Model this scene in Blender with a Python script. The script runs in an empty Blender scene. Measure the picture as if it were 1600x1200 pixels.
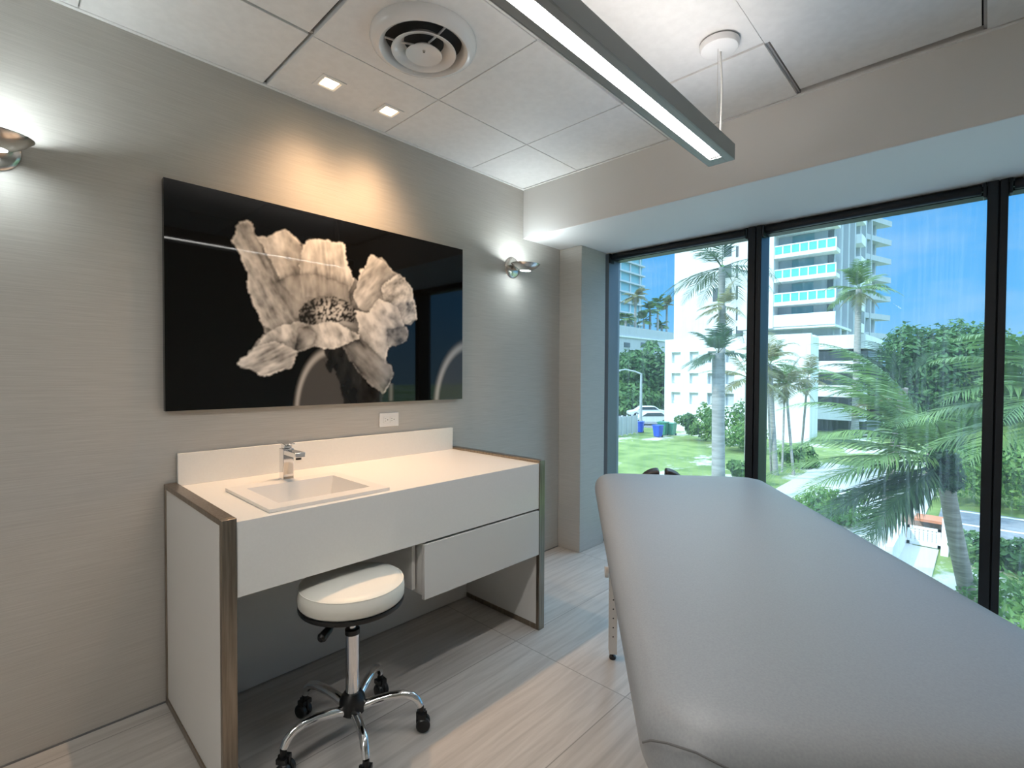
import bpy, bmesh, math, random
import numpy as np
from mathutils import Vector, Matrix
random.seed(7); RNG = np.random.default_rng(11)
SC = bpy.context.scene
COL = SC.collection
PI = math.pi

# ------------------------------------------------------------------ camera numbers (metres; X along picture wall, Y towards it, Z up)
FPX, YAW, PITCH, ROLL, CAMH = 776.2, 0.81052, -0.019756, 0.0049316, 1.29
_f = np.array([math.sin(YAW)*math.cos(PITCH), math.cos(YAW)*math.cos(PITCH), math.sin(PITCH)])
_r0 = np.array([math.cos(YAW), -math.sin(YAW), 0.0]); _u0 = np.cross(_r0, _f)
_r = _r0*math.cos(ROLL) + _u0*math.sin(ROLL); _u = _u0*math.cos(ROLL) - _r0*math.sin(ROLL)
def sight(x, y, X=None, Y=None, Z=None, t=None):
    """point of the place seen along a survey direction, on a known plane or at a known distance"""
    d = _f + _r*(x-800)/FPX + _u*(600-y)/FPX
    k = X/d[0] if X is not None else Y/d[1] if Y is not None else (Z-CAMH)/d[2] if Z is not None else t
    return Vector(d*k + np.array([0, 0, CAMH]))

# ------------------------------------------------------------------ materials
def mat(name, color, rough=0.5, metal=0.0, spec=0.5, **kw):
    m = bpy.data.materials.new(name); m.use_nodes = True
    b = m.node_tree.nodes['Principled BSDF']
    b.inputs['Base Color'].default_value = (*color, 1)
    b.inputs['Roughness'].default_value = rough
    b.inputs['Metallic'].default_value = metal
    b.inputs['Specular IOR Level'].default_value = spec
    for k, v in kw.items(): b.inputs[k.replace('_', ' ')].default_value = v
    return m
def nodes(m): return m.node_tree.nodes, m.node_tree.links, m.node_tree.nodes['Principled BSDF']
def noisy(m, c1, c2, scale=(1, 1, 1), nscale=5.0, detail=4.0, bump=0.0, lo=0.35, hi=0.65, dist=0.002, rough=None):
    N, L, b = nodes(m)
    tc = N.new('ShaderNodeTexCoord'); mp = N.new('ShaderNodeMapping'); nz = N.new('ShaderNodeTexNoise'); cr = N.new('ShaderNodeValToRGB')
    mp.inputs['Scale'].default_value = scale; nz.inputs['Scale'].default_value = nscale; nz.inputs['Detail'].default_value = detail
    cr.color_ramp.elements[0].position = lo; cr.color_ramp.elements[1].position = hi
    cr.color_ramp.elements[0].color = (*c1, 1); cr.color_ramp.elements[1].color = (*c2, 1)
    L.new(tc.outputs['Object'], mp.inputs[0]); L.new(mp.outputs[0], nz.inputs[0]); L.new(nz.outputs[0], cr.inputs[0]); L.new(cr.outputs[0], b.inputs['Base Color'])
    if bump:
        bp = N.new('ShaderNodeBump'); bp.inputs['Strength'].default_value = bump; bp.inputs['Distance'].default_value = dist
        L.new(nz.outputs[0], bp.inputs['Height']); L.new(bp.outputs[0], b.inputs['Normal'])
    return m
def emit(name, color, strength):
    m = bpy.data.materials.new(name); m.use_nodes = True
    N, L, b = nodes(m); b.inputs['Base Color'].default_value = (.8, .8, .8, 1)
    b.inputs['Emission Color'].default_value = (*color, 1); b.inputs['Emission Strength'].default_value = strength
    return m
def leafmat(name, c1, c2, nscale=1.5, trans=0.35):
    m = mat(name, c1, .5, spec=.35); noisy(m, c1, c2, nscale=nscale, detail=3)
    N, L, b = nodes(m); out = N['Material Output']
    tr = N.new('ShaderNodeBsdfTranslucent'); mx = N.new('ShaderNodeMixShader'); mx.inputs[0].default_value = trans
    cr = [n for n in N if n.type == 'VALTORGB'][0]
    L.new(cr.outputs[0], tr.inputs[0]); L.new(b.outputs[0], mx.inputs[1]); L.new(tr.outputs[0], mx.inputs[2]); L.new(mx.outputs[0], out.inputs[0])
    return m

M = {}
M['wall'] = noisy(mat('woven_wallpaper', (.4, .37, .33), .55, spec=.4), (.455, .428, .392), (.525, .497, .457), (3, 3, 130), 2.2, 5, .25, .3, .7, .0015)
M['paint'] = mat('matt_white_paint', (.74, .725, .70), .7)
M['tile'] = noisy(mat('ceiling_tile_white', (.75, .74, .72), .6), (.74, .73, .715), (.78, .77, .755), (1, 1, 1), 30, 3, .05)
M['gridm'] = mat('ceiling_grid_grey', (.42, .41, .4), .6)
M['dark_gap'] = mat('dark_plenum', (.02, .02, .02), .8)
M['white_lam'] = mat('white_laminate', (.68, .665, .64), .45)
M['solid_surf'] = noisy(mat('white_solid_surface', (.78, .76, .72), .3), (.772, .752, .712), (.788, .768, .728), (1, 1, 1), 120, 3)
M['sinkm'] = mat('white_composite_sink', (.74, .72, .69), .3)
M['bronze'] = noisy(mat('brushed_bronze', (.27, .22, .17), .33, 1.0), (.25, .205, .16), (.36, .3, .24), (40, 40, 1.5), 4, 4, .05)
M['chrome'] = mat('polished_chrome', (.82, .82, .83), .06, 1.0)
M['nickel'] = mat('brushed_nickel', (.62, .58, .54), .22, 1.0)
M['black_plastic'] = mat('black_plastic', (.008, .008, .008), .35)
M['cream_vinyl'] = mat('cream_vinyl', (.8, .775, .70), .35)
M['grey_vinyl'] = noisy(mat('grey_upholstery_vinyl', (.37, .37, .37), .42, spec=.45), (.295, .307, .322), (.33, .342, .357), (1, 1, 1), 260, 2, .10, .3, .7, .0006)
M['grey_seam'] = mat('seam_thread', (.16, .16, .16), .6)
M['brown_vinyl'] = mat('dark_brown_vinyl', (.045, .03, .024), .45)
M['leg_metal'] = mat('pale_lacquered_aluminium', (.66, .63, .6), .4, .2)
M['frame'] = mat('black_anodised_frame', (.016, .018, .022), .4, 0.3)
M['jambm'] = mat('grey_anodised_frame', (.20, .22, .25), .4, 0.2)
M['alu'] = mat('satin_aluminium_paint', (.30, .305, .30), .4, 0.0)
M['lampwhite'] = mat('white_enamel', (.78, .77, .76), .28)
M['vent'] = mat('diffuser_enamel', (.72, .71, .70), .25)
M['cord'] = mat('white_cable', (.75, .73, .70), .5)
M['plate'] = mat('white_outlet_plate', (.82, .8, .78), .3)
M['black_acrylic'] = mat('black_acrylic', (.004, .004, .004), .03, spec=.33)

# floor: wood-look porcelain planks, 1.19 x 0.6 m
def floor_mat():
    m = mat('wood_look_porcelain', (.5, .47, .43), .33, spec=.45); N, L, b = nodes(m)
    tc = N.new('ShaderNodeTexCoord'); mp = N.new('ShaderNodeMapping'); mp.inputs['Location'].default_value = (-.55, -.42, 0)
    L.new(tc.outputs['Object'], mp.inputs[0])
    br = N.new('ShaderNodeTexBrick'); br.offset = 0; br.squash = 1
    for k, v in (('Scale', 1), ('Mortar Size', .0022), ('Brick Width', 1.19), ('Row Height', .6), ('Mortar Smooth', .1), ('Bias', 0)): br.inputs[k].default_value = v
    br.inputs['Color1'].default_value = (0, 0, 0, 1); br.inputs['Color2'].default_value = (1, 1, 1, 1); br.inputs['Mortar'].default_value = (.5, .5, .5, 1)
    L.new(mp.outputs[0], br.inputs[0])
    g = N.new('ShaderNodeMapping'); g.inputs['Scale'].default_value = (1.1, 13, 1)
    sh = N.new('ShaderNodeVectorMath'); sh.operation = 'MULTIPLY_ADD'; sh.inputs[1].default_value = (7.3, 3.1, 0)
    L.new(br.outputs['Color'], sh.inputs[0]); L.new(tc.outputs['Object'], sh.inputs[2]); L.new(sh.outputs[0], g.inputs[0])
    nz = N.new('ShaderNodeTexNoise'); nz.inputs['Scale'].default_value = 1.6; nz.inputs['Detail'].default_value = 6; nz.inputs['Distortion'].default_value = 1.1; nz.inputs['Roughness'].default_value = .6
    L.new(g.outputs[0], nz.inputs[0])
    cr = N.new('ShaderNodeValToRGB'); e = cr.color_ramp.elements
    e[0].position = .3; e[0].color = (.42, .39, .36, 1); e[1].position = .68; e[1].color = (.56, .53, .495, 1)
    L.new(nz.outputs[0], cr.inputs[0])
    wv = N.new('ShaderNodeTexWave'); wv.wave_type = 'BANDS'; wv.bands_direction = 'Y'
    for k, v in (('Scale', 3.2), ('Distortion', 9), ('Detail', 3), ('Detail Scale', .6)): wv.inputs[k].default_value = v
    g2 = N.new('ShaderNodeMapping'); g2.inputs['Scale'].default_value = (.22, 1.6, 1); L.new(sh.outputs[0], g2.inputs[0]); L.new(g2.outputs[0], wv.inputs[0])
    w2 = N.new('ShaderNodeValToRGB'); w2.color_ramp.elements[0].position = 0; w2.color_ramp.elements[0].color = (.82, .81, .80, 1); w2.color_ramp.elements[1].position = .25; w2.color_ramp.elements[1].color = (1, 1, 1, 1)
    L.new(wv.outputs[0], w2.inputs[0])
    mu = N.new('ShaderNodeMix'); mu.data_type = 'RGBA'; mu.blend_type = 'MULTIPLY'; mu.inputs[0].default_value = .5
    L.new(cr.outputs[0], mu.inputs[6]); L.new(w2.outputs[0], mu.inputs[7])
    mo = N.new('ShaderNodeMix'); mo.data_type = 'RGBA'; mo.inputs[7].default_value = (.27, .25, .23, 1)
    L.new(br.outputs['Fac'], mo.inputs[0]); L.new(mu.outputs[2], mo.inputs[6]); L.new(mo.outputs[2], b.inputs['Base Color'])
    return m
M['floor'] = floor_mat()

# glass with faint vertical rain and dirt streaks, plus an even translucent haze imitating outdoor glare
def glass_mat():
    m = bpy.data.materials.new('streaky_window_glass'); m.use_nodes = True; N, L = m.node_tree.nodes, m.node_tree.links
    N.remove(N['Principled BSDF']); out = N['Material Output']
    t = N.new('ShaderNodeBsdfTransparent'); t.inputs[0].default_value = (.90, .965, .955, 1)
    g = N.new('ShaderNodeBsdfGlossy'); g.inputs['Roughness'].default_value = .0; g.inputs[0].default_value = (.9, .95, 1, 1)
    fr = N.new('ShaderNodeFresnel'); fr.inputs[0].default_value = 1.06
    a = N.new('ShaderNodeMixShader'); L.new(fr.outputs[0], a.inputs[0]); L.new(t.outputs[0], a.inputs[1]); L.new(g.outputs[0], a.inputs[2])
    tc = N.new('ShaderNodeTexCoord'); mp = N.new('ShaderNodeMapping'); mp.inputs['Scale'].default_value = (1, 70, 3.2)
    nz = N.new('ShaderNodeTexNoise'); nz.inputs['Scale'].default_value = 1.0; nz.inputs['Detail'].default_value = 4
    mr = N.new('ShaderNodeMapRange'); mr.inputs[1].default_value = .45; mr.inputs[2].default_value = .75; mr.inputs[3].default_value = .022; mr.inputs[4].default_value = .07
    L.new(tc.outputs['Object'], mp.inputs[0]); L.new(mp.outputs[0], nz.inputs[0]); L.new(nz.outputs[0], mr.inputs[0])
    tr = N.new('ShaderNodeBsdfTranslucent'); tr.inputs[0].default_value = (.95, .97, .97, 1)
    c = N.new('ShaderNodeMixShader'); L.new(mr.outputs[0], c.inputs[0]); L.new(a.outputs[0], c.inputs[1]); L.new(tr.outputs[0], c.inputs[2])
    L.new(c.outputs[0], out.inputs[0]); return m
M['glass'] = glass_mat()

# ------------------------------------------------------------------ mesh helpers
class MB:
    def __init__(s): s.v = []; s.f = []
    def add(s, vs, fs):
        n = len(s.v); s.v += [tuple(v) for v in vs]; s.f += [tuple(i+n for i in f) for f in fs]; return s
    def box(s, x0, x1, y0, y1, z0, z1, mtx=None):
        vs = [Vector((x, y, z)) for z in (z0, z1) for y in (y0, y1) for x in (x0, x1)]
        if mtx: vs = [mtx @ v for v in vs]
        return s.add(vs, [(0, 2, 3, 1), (4, 5, 7, 6), (0, 1, 5, 4), (2, 6, 7, 3), (0, 4, 6, 2), (1, 3, 7, 5)])
    def lathe(s, prof, n=32, mtx=None, cap0=False, cap1=False):
        vs = []; fs = []
        for r, z in prof:
            for k in range(n):
                a = 2*PI*k/n; v = Vector((r*math.cos(a), r*math.sin(a), z)); vs.append(mtx @ v if mtx else v)
        for i in range(len(prof)-1):
            for k in range(n):
                k2 = (k+1) % n; fs.append((i*n+k, i*n+k2, (i+1)*n+k2, (i+1)*n+k))
        if cap0: fs.append(tuple(reversed(range(n))))
        if cap1: fs.append(tuple((len(prof)-1)*n+k for k in range(n)))
        return s.add(vs, fs)
    def tube(s, pts, r, n=10, caps=True):
        pts = [Vector(p) for p in pts]; rs = r if isinstance(r, (list, tuple)) else [r]*len(pts)
        vs = []; fs = []; up = None
        for i, p in enumerate(pts):
            d = (pts[min(i+1, len(pts)-1)] - pts[max(i-1, 0)]).normalized()
            if up is None: up = d.orthogonal().normalized()
            up = (up - d*up.dot(d)); up = up.normalized() if up.length > 1e-6 else d.orthogonal().normalized()
            w = d.cross(up)
            for k in range(n):
                a = 2*PI*k/n; vs.append(p + (up*math.cos(a) + w*math.sin(a))*rs[i])
        for i in range(len(pts)-1):
            for k in range(n):
                k2 = (k+1) % n; fs.append((i*n+k, i*n+k2, (i+1)*n+k2, (i+1)*n+k))
        if caps: fs.append(tuple(reversed(range(n)))); fs.append(tuple((len(pts)-1)*n+k for k in range(n)))
        return s.add(vs, fs)
    def prism(s, poly, z0, z1, mtx=None):
        n = len(poly); vs = [Vector((x, y, z0)) for x, y in poly] + [Vector((x, y, z1)) for x, y in poly]
        if mtx: vs = [mtx @ v for v in vs]
        return s.add(vs, [tuple(reversed(range(n))), tuple(range(n, 2*n))] + [(i, (i+1) % n, n+(i+1) % n, n+i) for i in range(n)])
    def build(s, name, m, parent=None, bevel=0, smooth=True, seg=2, sharp=40):
        me = bpy.data.meshes.new(name); me.from_pydata(s.v, [], s.f); me.update()
        bm = bmesh.new(); bm.from_mesh(me); bmesh.ops.recalc_face_normals(bm, faces=bm.faces); bm.to_mesh(me); bm.free()
        for mm in (m if isinstance(m, (list, tuple)) else [m]): me.materials.append(mm)
        o = bpy.data.objects.new(name, me); COL.objects.link(o)
        if parent: o.parent = parent
        if bevel:
            b = o.modifiers.new('bevel', 'BEVEL'); b.width = bevel; b.segments = seg; b.limit_method = 'ANGLE'; b.angle_limit = math.radians(35)
        if smooth:
            me.polygons.foreach_set('use_smooth', [True]*len(me.polygons)); me.set_sharp_from_angle(angle=math.radians(sharp))
        return o
def tag(o, label=None, cat=None, group=None, kind=None):
    if label: o['label'] = label
    if cat: o['category'] = cat
    if group: o['group'] = group
    if kind: o['kind'] = kind
    return o
def thing(name, loc, label, cat, group=None, rz=0):
    o = bpy.data.objects.new(name, None); COL.objects.link(o); o.location = loc; o.rotation_euler = (0, 0, rz); o.empty_display_size = .1
    return tag(o, label, cat, group)
def struct(name, mb, m, **k):
    p = k.pop('parent', None); o = mb.build(name, m, p, **k)
    if not p: o['kind'] = 'structure'
    return o
def copy_tree(o, parent=None):
    c = o.copy(); COL.objects.link(c); c.parent = parent
    for ch in list(o.children): copy_tree(ch, c)
    return c
def rrect(w, l, r, n=10):
    pts = []
    for cx, cy, a0 in ((w/2-r, l/2-r, 0), (-w/2+r, l/2-r, PI/2), (-w/2+r, -l/2+r, PI), (w/2-r, -l/2+r, 1.5*PI)):
        for k in range(n+1):
            a = a0 + PI/2*k/n; pts.append((cx + r*math.cos(a), cy + r*math.sin(a)))
    return pts

# ------------------------------------------------------------------ room shell
WY, CZ, SX, SZ = 2.30, 2.545, 2.52, 2.213            # picture wall, ceiling, soffit front, soffit underside
XB, YN = -1.6, -1.15                                  # the two walls behind the camera
struct('floor', MB().box(XB-.1, 3.5, YN-.1, WY+.1, -.15, 0), M['floor'], smooth=False)
struct('wall_left', MB().box(XB-.1, 3.5, WY, WY+.12, 0, 2.75), M['wall'], smooth=False)
struct('wall_rear', MB().box(XB-.12, XB, YN-.1, WY, 0, 2.75), M['paint'], smooth=False)
struct('wall_near', MB().box(XB, 3.5, YN-.12, YN, 0, 2.75), M['wall'], smooth=False)
struct('wall_column', MB().box(2.924, 3.235, 2.10, WY, 0, SZ), M['wall'], bevel=.004)
struct('ceiling_soffit', MB().box(SX, 3.46, YN, WY, SZ, 2.75), M['paint'], bevel=.004)
# ceiling: lay-in tiles under a dark void, on a 0.61 m grid
ceil = struct('ceiling', MB().box(XB, SX, YN, WY, CZ+.03, CZ+.2), M['dark_gap'], smooth=False)
xs = [-1.6, -.995, -.385, .225, .835, 1.432, 2.038, SX]; ys = [YN, -.6, .017, .626, 1.24, 1.836, WY]
tb = MB()
for i in range(len(xs)-1):
    for j in range(len(ys)-1):
        dz = .014 if (i == 6 and j == 2) else (.006 if (i, j) in ((3, 4), (5, 3)) else 0)
        gx0 = .010 if i == 4 and j >= 4 else .002; gx1 = .006 if i == 3 and j >= 4 else .002
        e1 = .018 if i == 6 else gx1
        if i == 6 and j == 2: g0 = .012; e1 = .03
        else: g0 = .002
        tb.box(xs[i]+gx0, xs[i+1]-e1, ys[j]+g0, ys[j+1]-(.012 if j == 5 else g0), CZ+dz, CZ+.03+dz*.5)
tb.build('ceiling_tiles', M['tile'], ceil, bevel=.0012, seg=1)
gb = MB()
for x in xs[1:-1]: gb.box(x-.007, x+.007, YN, 1.236 if abs(x-.835) < .01 else WY, CZ+.012, CZ+.029)
for y in ys[1:-1]: gb.box(XB, SX, y-.007, y+.007, CZ+.0125, CZ+.0285)
gb.build('ceiling_grid', M['gridm'], ceil, smooth=False)
struct('trim_1', MB().box(XB, SX, WY-.016, WY, CZ-.004, CZ+.006), M['tile'], smooth=False)
struct('trim_2', MB().box(SX-.014, SX, YN, WY, CZ-.003, CZ+.006), M['tile'], smooth=False)
struct('baseboard_left', MB().box(XB, 2.924, WY-.004, WY, 0, .006), M['grey_seam'], smooth=False)

# ------------------------------------------------------------------ windows (three bays, black frames, roller blinds rolled up)
bays = [(1.085, 2.095), (.005, 1.005), (-1.075, -.067)]
jx0, jx1 = 3.27, 3.43
wl = ['bay', 'bay', 'bay']
for k, (y0, y1) in enumerate(bays):
    w = bpy.data.objects.new('window_%d' % (k+1), None); COL.objects.link(w); w.location = (0, 0, 0); w['kind'] = 'structure'
    fr = MB()
    fr.box(jx0+.07, jx1, y0, y1, SZ-.045, SZ); fr.box(jx0+.05, jx1, y0, y1, 0, .06)
    fr.build('window_rail', M['frame'], w, bevel=.003)
    MB().box(3.398, 3.404, y0-.03, y1+.03, .05, SZ-.01).build('window_glass', M['glass'], w, smooth=False)
    b = thing('roller_blind', (3.295, (y0+y1)/2, 2.186), ['black roller blind rolled up above the window beside the wall column', 'black roller blind rolled up above the window facing the balcony tower', 'black roller blind rolled up above the window at the right picture edge'][k], 'roller blind', 'rolled up window blinds')
    h = (y1-y0)/2
    rm = Matrix.Rotation(PI/2, 4, 'X')
    MB().lathe([(.023, -h+.02), (.0245, -h+.022), (.0245, h-.022), (.023, h-.02)], 20, rm, True, True).build('blind_tube', M['frame'], b)
    for sg in (-1, 1):
        yy = sg*(h-.008)
        bk = MB(); bk.box(-.03, .03, yy-.006, yy+.006, -.045, .025); bk.box(-.012, .012, min(yy, yy-sg*.02), max(yy, yy-sg*.02), -.012, .012)
        bk.build('blind_bracket', M['frame'], b, bevel=.003)
for n, (y0, y1) in enumerate(((1.005, 1.085), (-.067, .005))):
    mb = MB()
    ym = y0+(y1-y0)*.42
    mb.box(jx0, jx1, y0, ym-.003, 0, SZ); mb.box(jx0, jx1, ym+.003, y1, 0, SZ); mb.box(jx0+.02, jx1, ym-.003, ym+.003, 0, SZ)
    o = struct('window_mullion', mb, M['frame'], bevel=.002)
o = struct('window_jamb', MB().box(jx0, jx1, 2.093, 2.135, 0, SZ), M['jambm'], bevel=.003)
struct('window_jamb', MB().box(jx0, jx1, YN, -1.073, 0, SZ), M['frame'], bevel=.003)

# ------------------------------------------------------------------ vanity desk, worktop, sink, tap
VX0, VX1, VYF, VZ = .46, 1.932, 1.603, .858
van = thing('vanity_desk', (1.2, 1.95, 0), 'white laminate vanity desk edged with bronze metal below the flower picture', 'vanity')
def v(mb): # shift to local coordinates
    mb.v = [(x-1.2, y-1.95, z) for x, y, z in mb.v]; return mb
for x0, x1 in ((VX0, VX0+.042), (VX1-.042, VX1)):
    s = v(MB().box(x0+.004, x1-.004, VYF+.018, 2.275, .024, VZ-.016)).build('side_panel', M['white_lam'], van, smooth=False)
    fr = MB(); yb = 2.296
    fr.box(x0, x1, VYF, VYF+.02, 0, VZ); fr.box(x0, x1, yb-.02, yb, 0, VZ)
    fr.box(x0, x1, VYF+.02, yb-.02, VZ-.018, VZ); fr.box(x0, x1, VYF+.02, yb-.02, 0, .026)
    tag(v(fr).build('panel_edging', M['bronze'], s, bevel=.002), 'brushed bronze metal edging')
v(MB().box(VX0+.044, VX1-.044, 2.15, 2.17, .004, .8)).build('back_panel', M['white_lam'], van, smooth=False)
dc = MB(); dc.box(1.187, 1.205, VYF+.02, 2.148, .40, .612); dc.box(1.205, VX1-.044, VYF+.02, 2.148, .388, .404); dc.box(1.18, VX1-.044, VYF+.06, 2.148, .597, .612)
v(dc).build('drawer_cabinet', M['white_lam'], van, smooth=False)
v(MB().box(1.186, VX1-.045, VYF, VYF+.019, .386, .608)).build('drawer_front', M['white_lam'], van, bevel=.0015)
v(MB().box(1.16, 1.176, VYF+.05, 2.148, .42, .6)).build('drawer_divider', M['white_lam'], van, smooth=False)

CT = .845
ctp = thing('countertop', (1.2, 1.95, CT), 'cream white solid worktop with deep front apron on the vanity desk', 'countertop')
def c(mb): mb.v = [(x-1.2, y-1.95, z-CT) for x, y, z in mb.v]; return mb
cx0, cx1 = VX0+.043, VX1-.043; cyb = 2.296
hx0, hx1, hy0, hy1 = .645, 1.015, 1.69, 2.02
sl = MB()
sl.box(cx0, hx0, VYF+.004, cyb, CT-.02, CT); sl.box(hx1, cx1, VYF+.004, cyb, CT-.02, CT)
sl.box(hx0, hx1, VYF+.004, hy0, CT-.02, CT); sl.box(hx0, hx1, hy1, cyb, CT-.02, CT)
c(sl).build('worktop_slab', M['solid_surf'], ctp, smooth=False)
c(MB().box(cx0, cx1, VYF+.0038, VYF+.022, .617, CT-.0004)).build('front_apron', M['solid_surf'], ctp, bevel=.001)
c(MB().box(cx0, cx1, 2.278, cyb, CT, .972)).build('backsplash', M['solid_surf'], ctp, bevel=.0015)

sx0, sx1, sy0, sy1 = .606, 1.045, 1.634, 2.06
snk = thing('sink', (.825, 1.85, CT), 'white rectangular drop-in sink set in the worktop', 'sink')
rim = MB(); ix0, ix1, iy0, iy1 = .662, 1.005, 1.705, 2.005; zt = CT+.012; zb = CT-.105
def ring(mb, A, B, za, zb_):
    va = [(A[0], A[2], za), (A[1], A[2], za), (A[1], A[3], za), (A[0], A[3], za)]; vb = [(B[0], B[2], zb_), (B[1], B[2], zb_), (B[1], B[3], zb_), (B[0], B[3], zb_)]
    mb.add(va+vb, [(i, (i+1) % 4, 4+(i+1) % 4, 4+i) for i in range(4)])
O = (sx0, sx1, sy0, sy1); I = (ix0, ix1, iy0, iy1); I2 = (ix0+.03, ix1-.03, iy0+.03, iy1-.03)
ring(rim, O, O, CT+.0006, zt); ring(rim, O, I, zt, zt-.002)
rim.v = [(x-.825, y-1.85, z-CT) for x, y, z in rim.v]; rim.build('sink_rim', M['sinkm'], snk, smooth=False)
bs = MB(); ring(bs, I, I2, zt-.002, zb); bs.add([(I2[0], I2[2], zb), (I2[1], I2[2], zb), (I2[1], I2[3], zb), (I2[0], I2[3], zb)], [(0, 1, 2, 3)])
bs.v = [(x-.825, y-1.85, z-CT) for x, y, z in bs.v]; bs.build('sink_basin', M['sinkm'], snk, smooth=False)
MB().lathe([(.0, .001), (.02, .001), (.022, 0)], 20, Matrix.Translation((0.005, 0.0, zb-CT+.002))).build('sink_drain', M['chrome'], snk)

fau = thing('faucet', (.85, 2.105, CT), 'square chrome mixer tap standing behind the sink', 'faucet')
MB().box(-.0215, .0215, -.0215, .0215, .0005, .132).build('tap_body', M['chrome'], fau, bevel=.002)
MB().box(-.025, .025, -.025, .025, 0, .006).build('tap_base', M['chrome'], fau, bevel=.001)
sp = MB().box(-.02, .02, -.135, -.0216, .108, .128); sp.build('spout', M['chrome'], fau, bevel=.002)
MB().lathe([(.011, 0), (.011, .01)], 16, Matrix.Translation((0, -.118, .0985)), True, True).build('aerator', M['black_plastic'], fau)
hd = MB().box(-.016, .016, -.016, .016, .133, .147)
hd.box(-.022, .022, -.038, .045, 0, .008, Matrix.Translation((0, 0, .149)) @ Matrix.Rotation(math.radians(7), 4, 'X'))
hd.build('tap_lever', M['chrome'], fau, bevel=.0015)

# ------------------------------------------------------------------ wall art: black-and-white poppy print on black acrylic
def art():
    px0, px1, pz0, pz1 = .462, 1.952, 1.141, 2.031
    a = thing('wall_art_print', ((px0+px1)/2, WY-.018, (pz0+pz1)/2), 'large glossy black acrylic print of one white poppy flower above the vanity', 'wall art')
    W, Hh = px1-px0, pz1-pz0
    MB().box(-W/2, W/2, -.014, .016, -Hh/2, Hh/2).build('acrylic_panel', M['black_acrylic'], a, bevel=.001)
    # print layout, measured on a 1579 x 1200 survey of the print and rectified
    src = [(50, 27), (1522, 380), (1522, 1113), (60, 1183)]; dst = [(0, 1), (1, 1), (1, 0), (0, 0)]
    A = []; B = []
    for (x, y), (u, w_) in zip(src, dst):
        A += [[x, y, 1, 0, 0, 0, -u*x, -u*y], [0, 0, 0, x, y, 1, -w_*x, -w_*y]]; B += [u, w_]
    h = np.append(np.linalg.solve(np.array(A, float), np.array(B, float)), 1).reshape(3, 3); hi = np.linalg.inv(h)
    NU, NV = 440, 264
    uu, vv = np.meshgrid(np.linspace(0, 1, NU), np.linspace(0, 1, NV))
    q = hi @ np.stack([uu.ravel(), vv.ravel(), np.ones(uu.size)]); X = (q[0]/q[2]).reshape(uu.shape); Y = (q[1]/q[2]).reshape(uu.shape)
    def vnoise(x, y, seed):
        g = np.random.default_rng(seed).random((128, 128)); xi = np.floor(x).astype(int); yi = np.floor(y).astype(int); fx = x-xi; fy = y-yi
        fx = fx*fx*(3-2*fx); fy = fy*fy*(3-2*fy); G = lambda i, j: g[i % 128, j % 128]
        return (G(xi, yi)*(1-fx)+G(xi+1, yi)*fx)*(1-fy)+(G(xi, yi+1)*(1-fx)+G(xi+1, yi+1)*fx)*fy
    def fbm(x, y, seed, o=4): return sum(vnoise(x*2**k, y*2**k, seed+k)*.5**k for k in range(o))/sum(.5**k for k in range(o))
    WX = X + (fbm(X/20, Y/20, 60, 4)-.5)*19; WYY = Y + (fbm(X/20, Y/20, 70, 4)-.5)*19
    def inside(poly, x=None, y=None):
        x = WX if x is None else x; y = WYY if y is None else y
        ins = np.zeros(x.shape, bool); n = len(poly)
        for i in range(n):
            x1, y1 = poly[i]; x2, y2 = poly[(i+1) % n]
            if y1 == y2: continue
            ins ^= ((y1 > y) != (y2 > y)) & (x < (x2-x1)*(y-y1)/(y2-y1)+x1)
        return ins
    def segd(pts, x=X, y=Y):
        d = np.full(x.shape, 1e9)
        for (x1, y1), (x2, y2) in zip(pts, pts[1:]):
            t = np.clip(((x-x1)*(x2-x1)+(y-y1)*(y2-y1))/((x2-x1)**2+(y2-y1)**2+1e-9), 0, 1); d = np.minimum(d, np.hypot(x-x1-t*(x2-x1), y-y1-t*(y2-y1)))
        return d
    im = np.full(X.shape, .0035)
    sil = [(387,345),(405,315),(407,265),(430,245),(468,243),(487,258),(497,300),(515,322),(560,322),(600,300),(652,282),(690,310),(722,350),(748,357),(760,335),(800,328),(835,333),(868,338),(905,350),(940,350),(945,380),(950,430),(965,470),(985,522),(1010,535),(1018,490),(1040,470),(1055,430),(1070,405),(1100,413),(1130,420),(1160,460),(1185,490),(1215,500),(1245,530),(1275,570),(1283,620),(1290,660),(1300,720),(1270,750),(1235,750),(1255,775),(1258,805),(1235,840),(1195,855),(1160,862),(1150,900),(1145,935),(1170,950),(1183,985),(1175,1020),(1150,1075),(1130,1090),(1085,1060),(1040,1020),(990,960),(955,900),(935,855),(900,870),(840,870),(800,862),(760,870),(715,885),(700,930),(680,965),(620,985),(570,1000),(530,1005),(500,985),(470,970),(430,965),(412,940),(430,925),(465,910),(470,885),(495,862),(520,825),(550,800),(540,755),(515,700),(490,650),(470,600),(468,560),(465,500),(440,440),(425,400),(400,365)]
    # out-of-focus buds behind (grey discs with a bright rim), then the dark stem
    for cen, rx, ry, fill in (((880, 1190), 185, 330, .075), ((1560, 1160), 178, 335, .05)):
        rr = np.hypot((X-cen[0])/rx, (Y-cen[1])/ry)
        im = np.where(rr < 1, fill, im); im = np.maximum(im, .45*np.exp(-((rr-.93)/.06)**2)*(X < cen[0]+10))
    im = np.maximum(im, .16*np.exp(-((X-1172)/9)**2)*(Y > 1040)*(Y < 1125))
    stem = [(840,860),(930,850),(965,905),(1010,985),(1060,1050),(1130,1092),(1132,1140),(940,1145),(918,1040),(885,960),(870,990),(840,930),(860,945)]
    st = inside(stem); im = np.where(st, .006+.022*fbm(X/30, Y/60, 5)**2*2, im)
    th = np.arctan2(Y-735, (X-860)*.8); R = np.hypot(X-860, Y-735)
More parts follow.
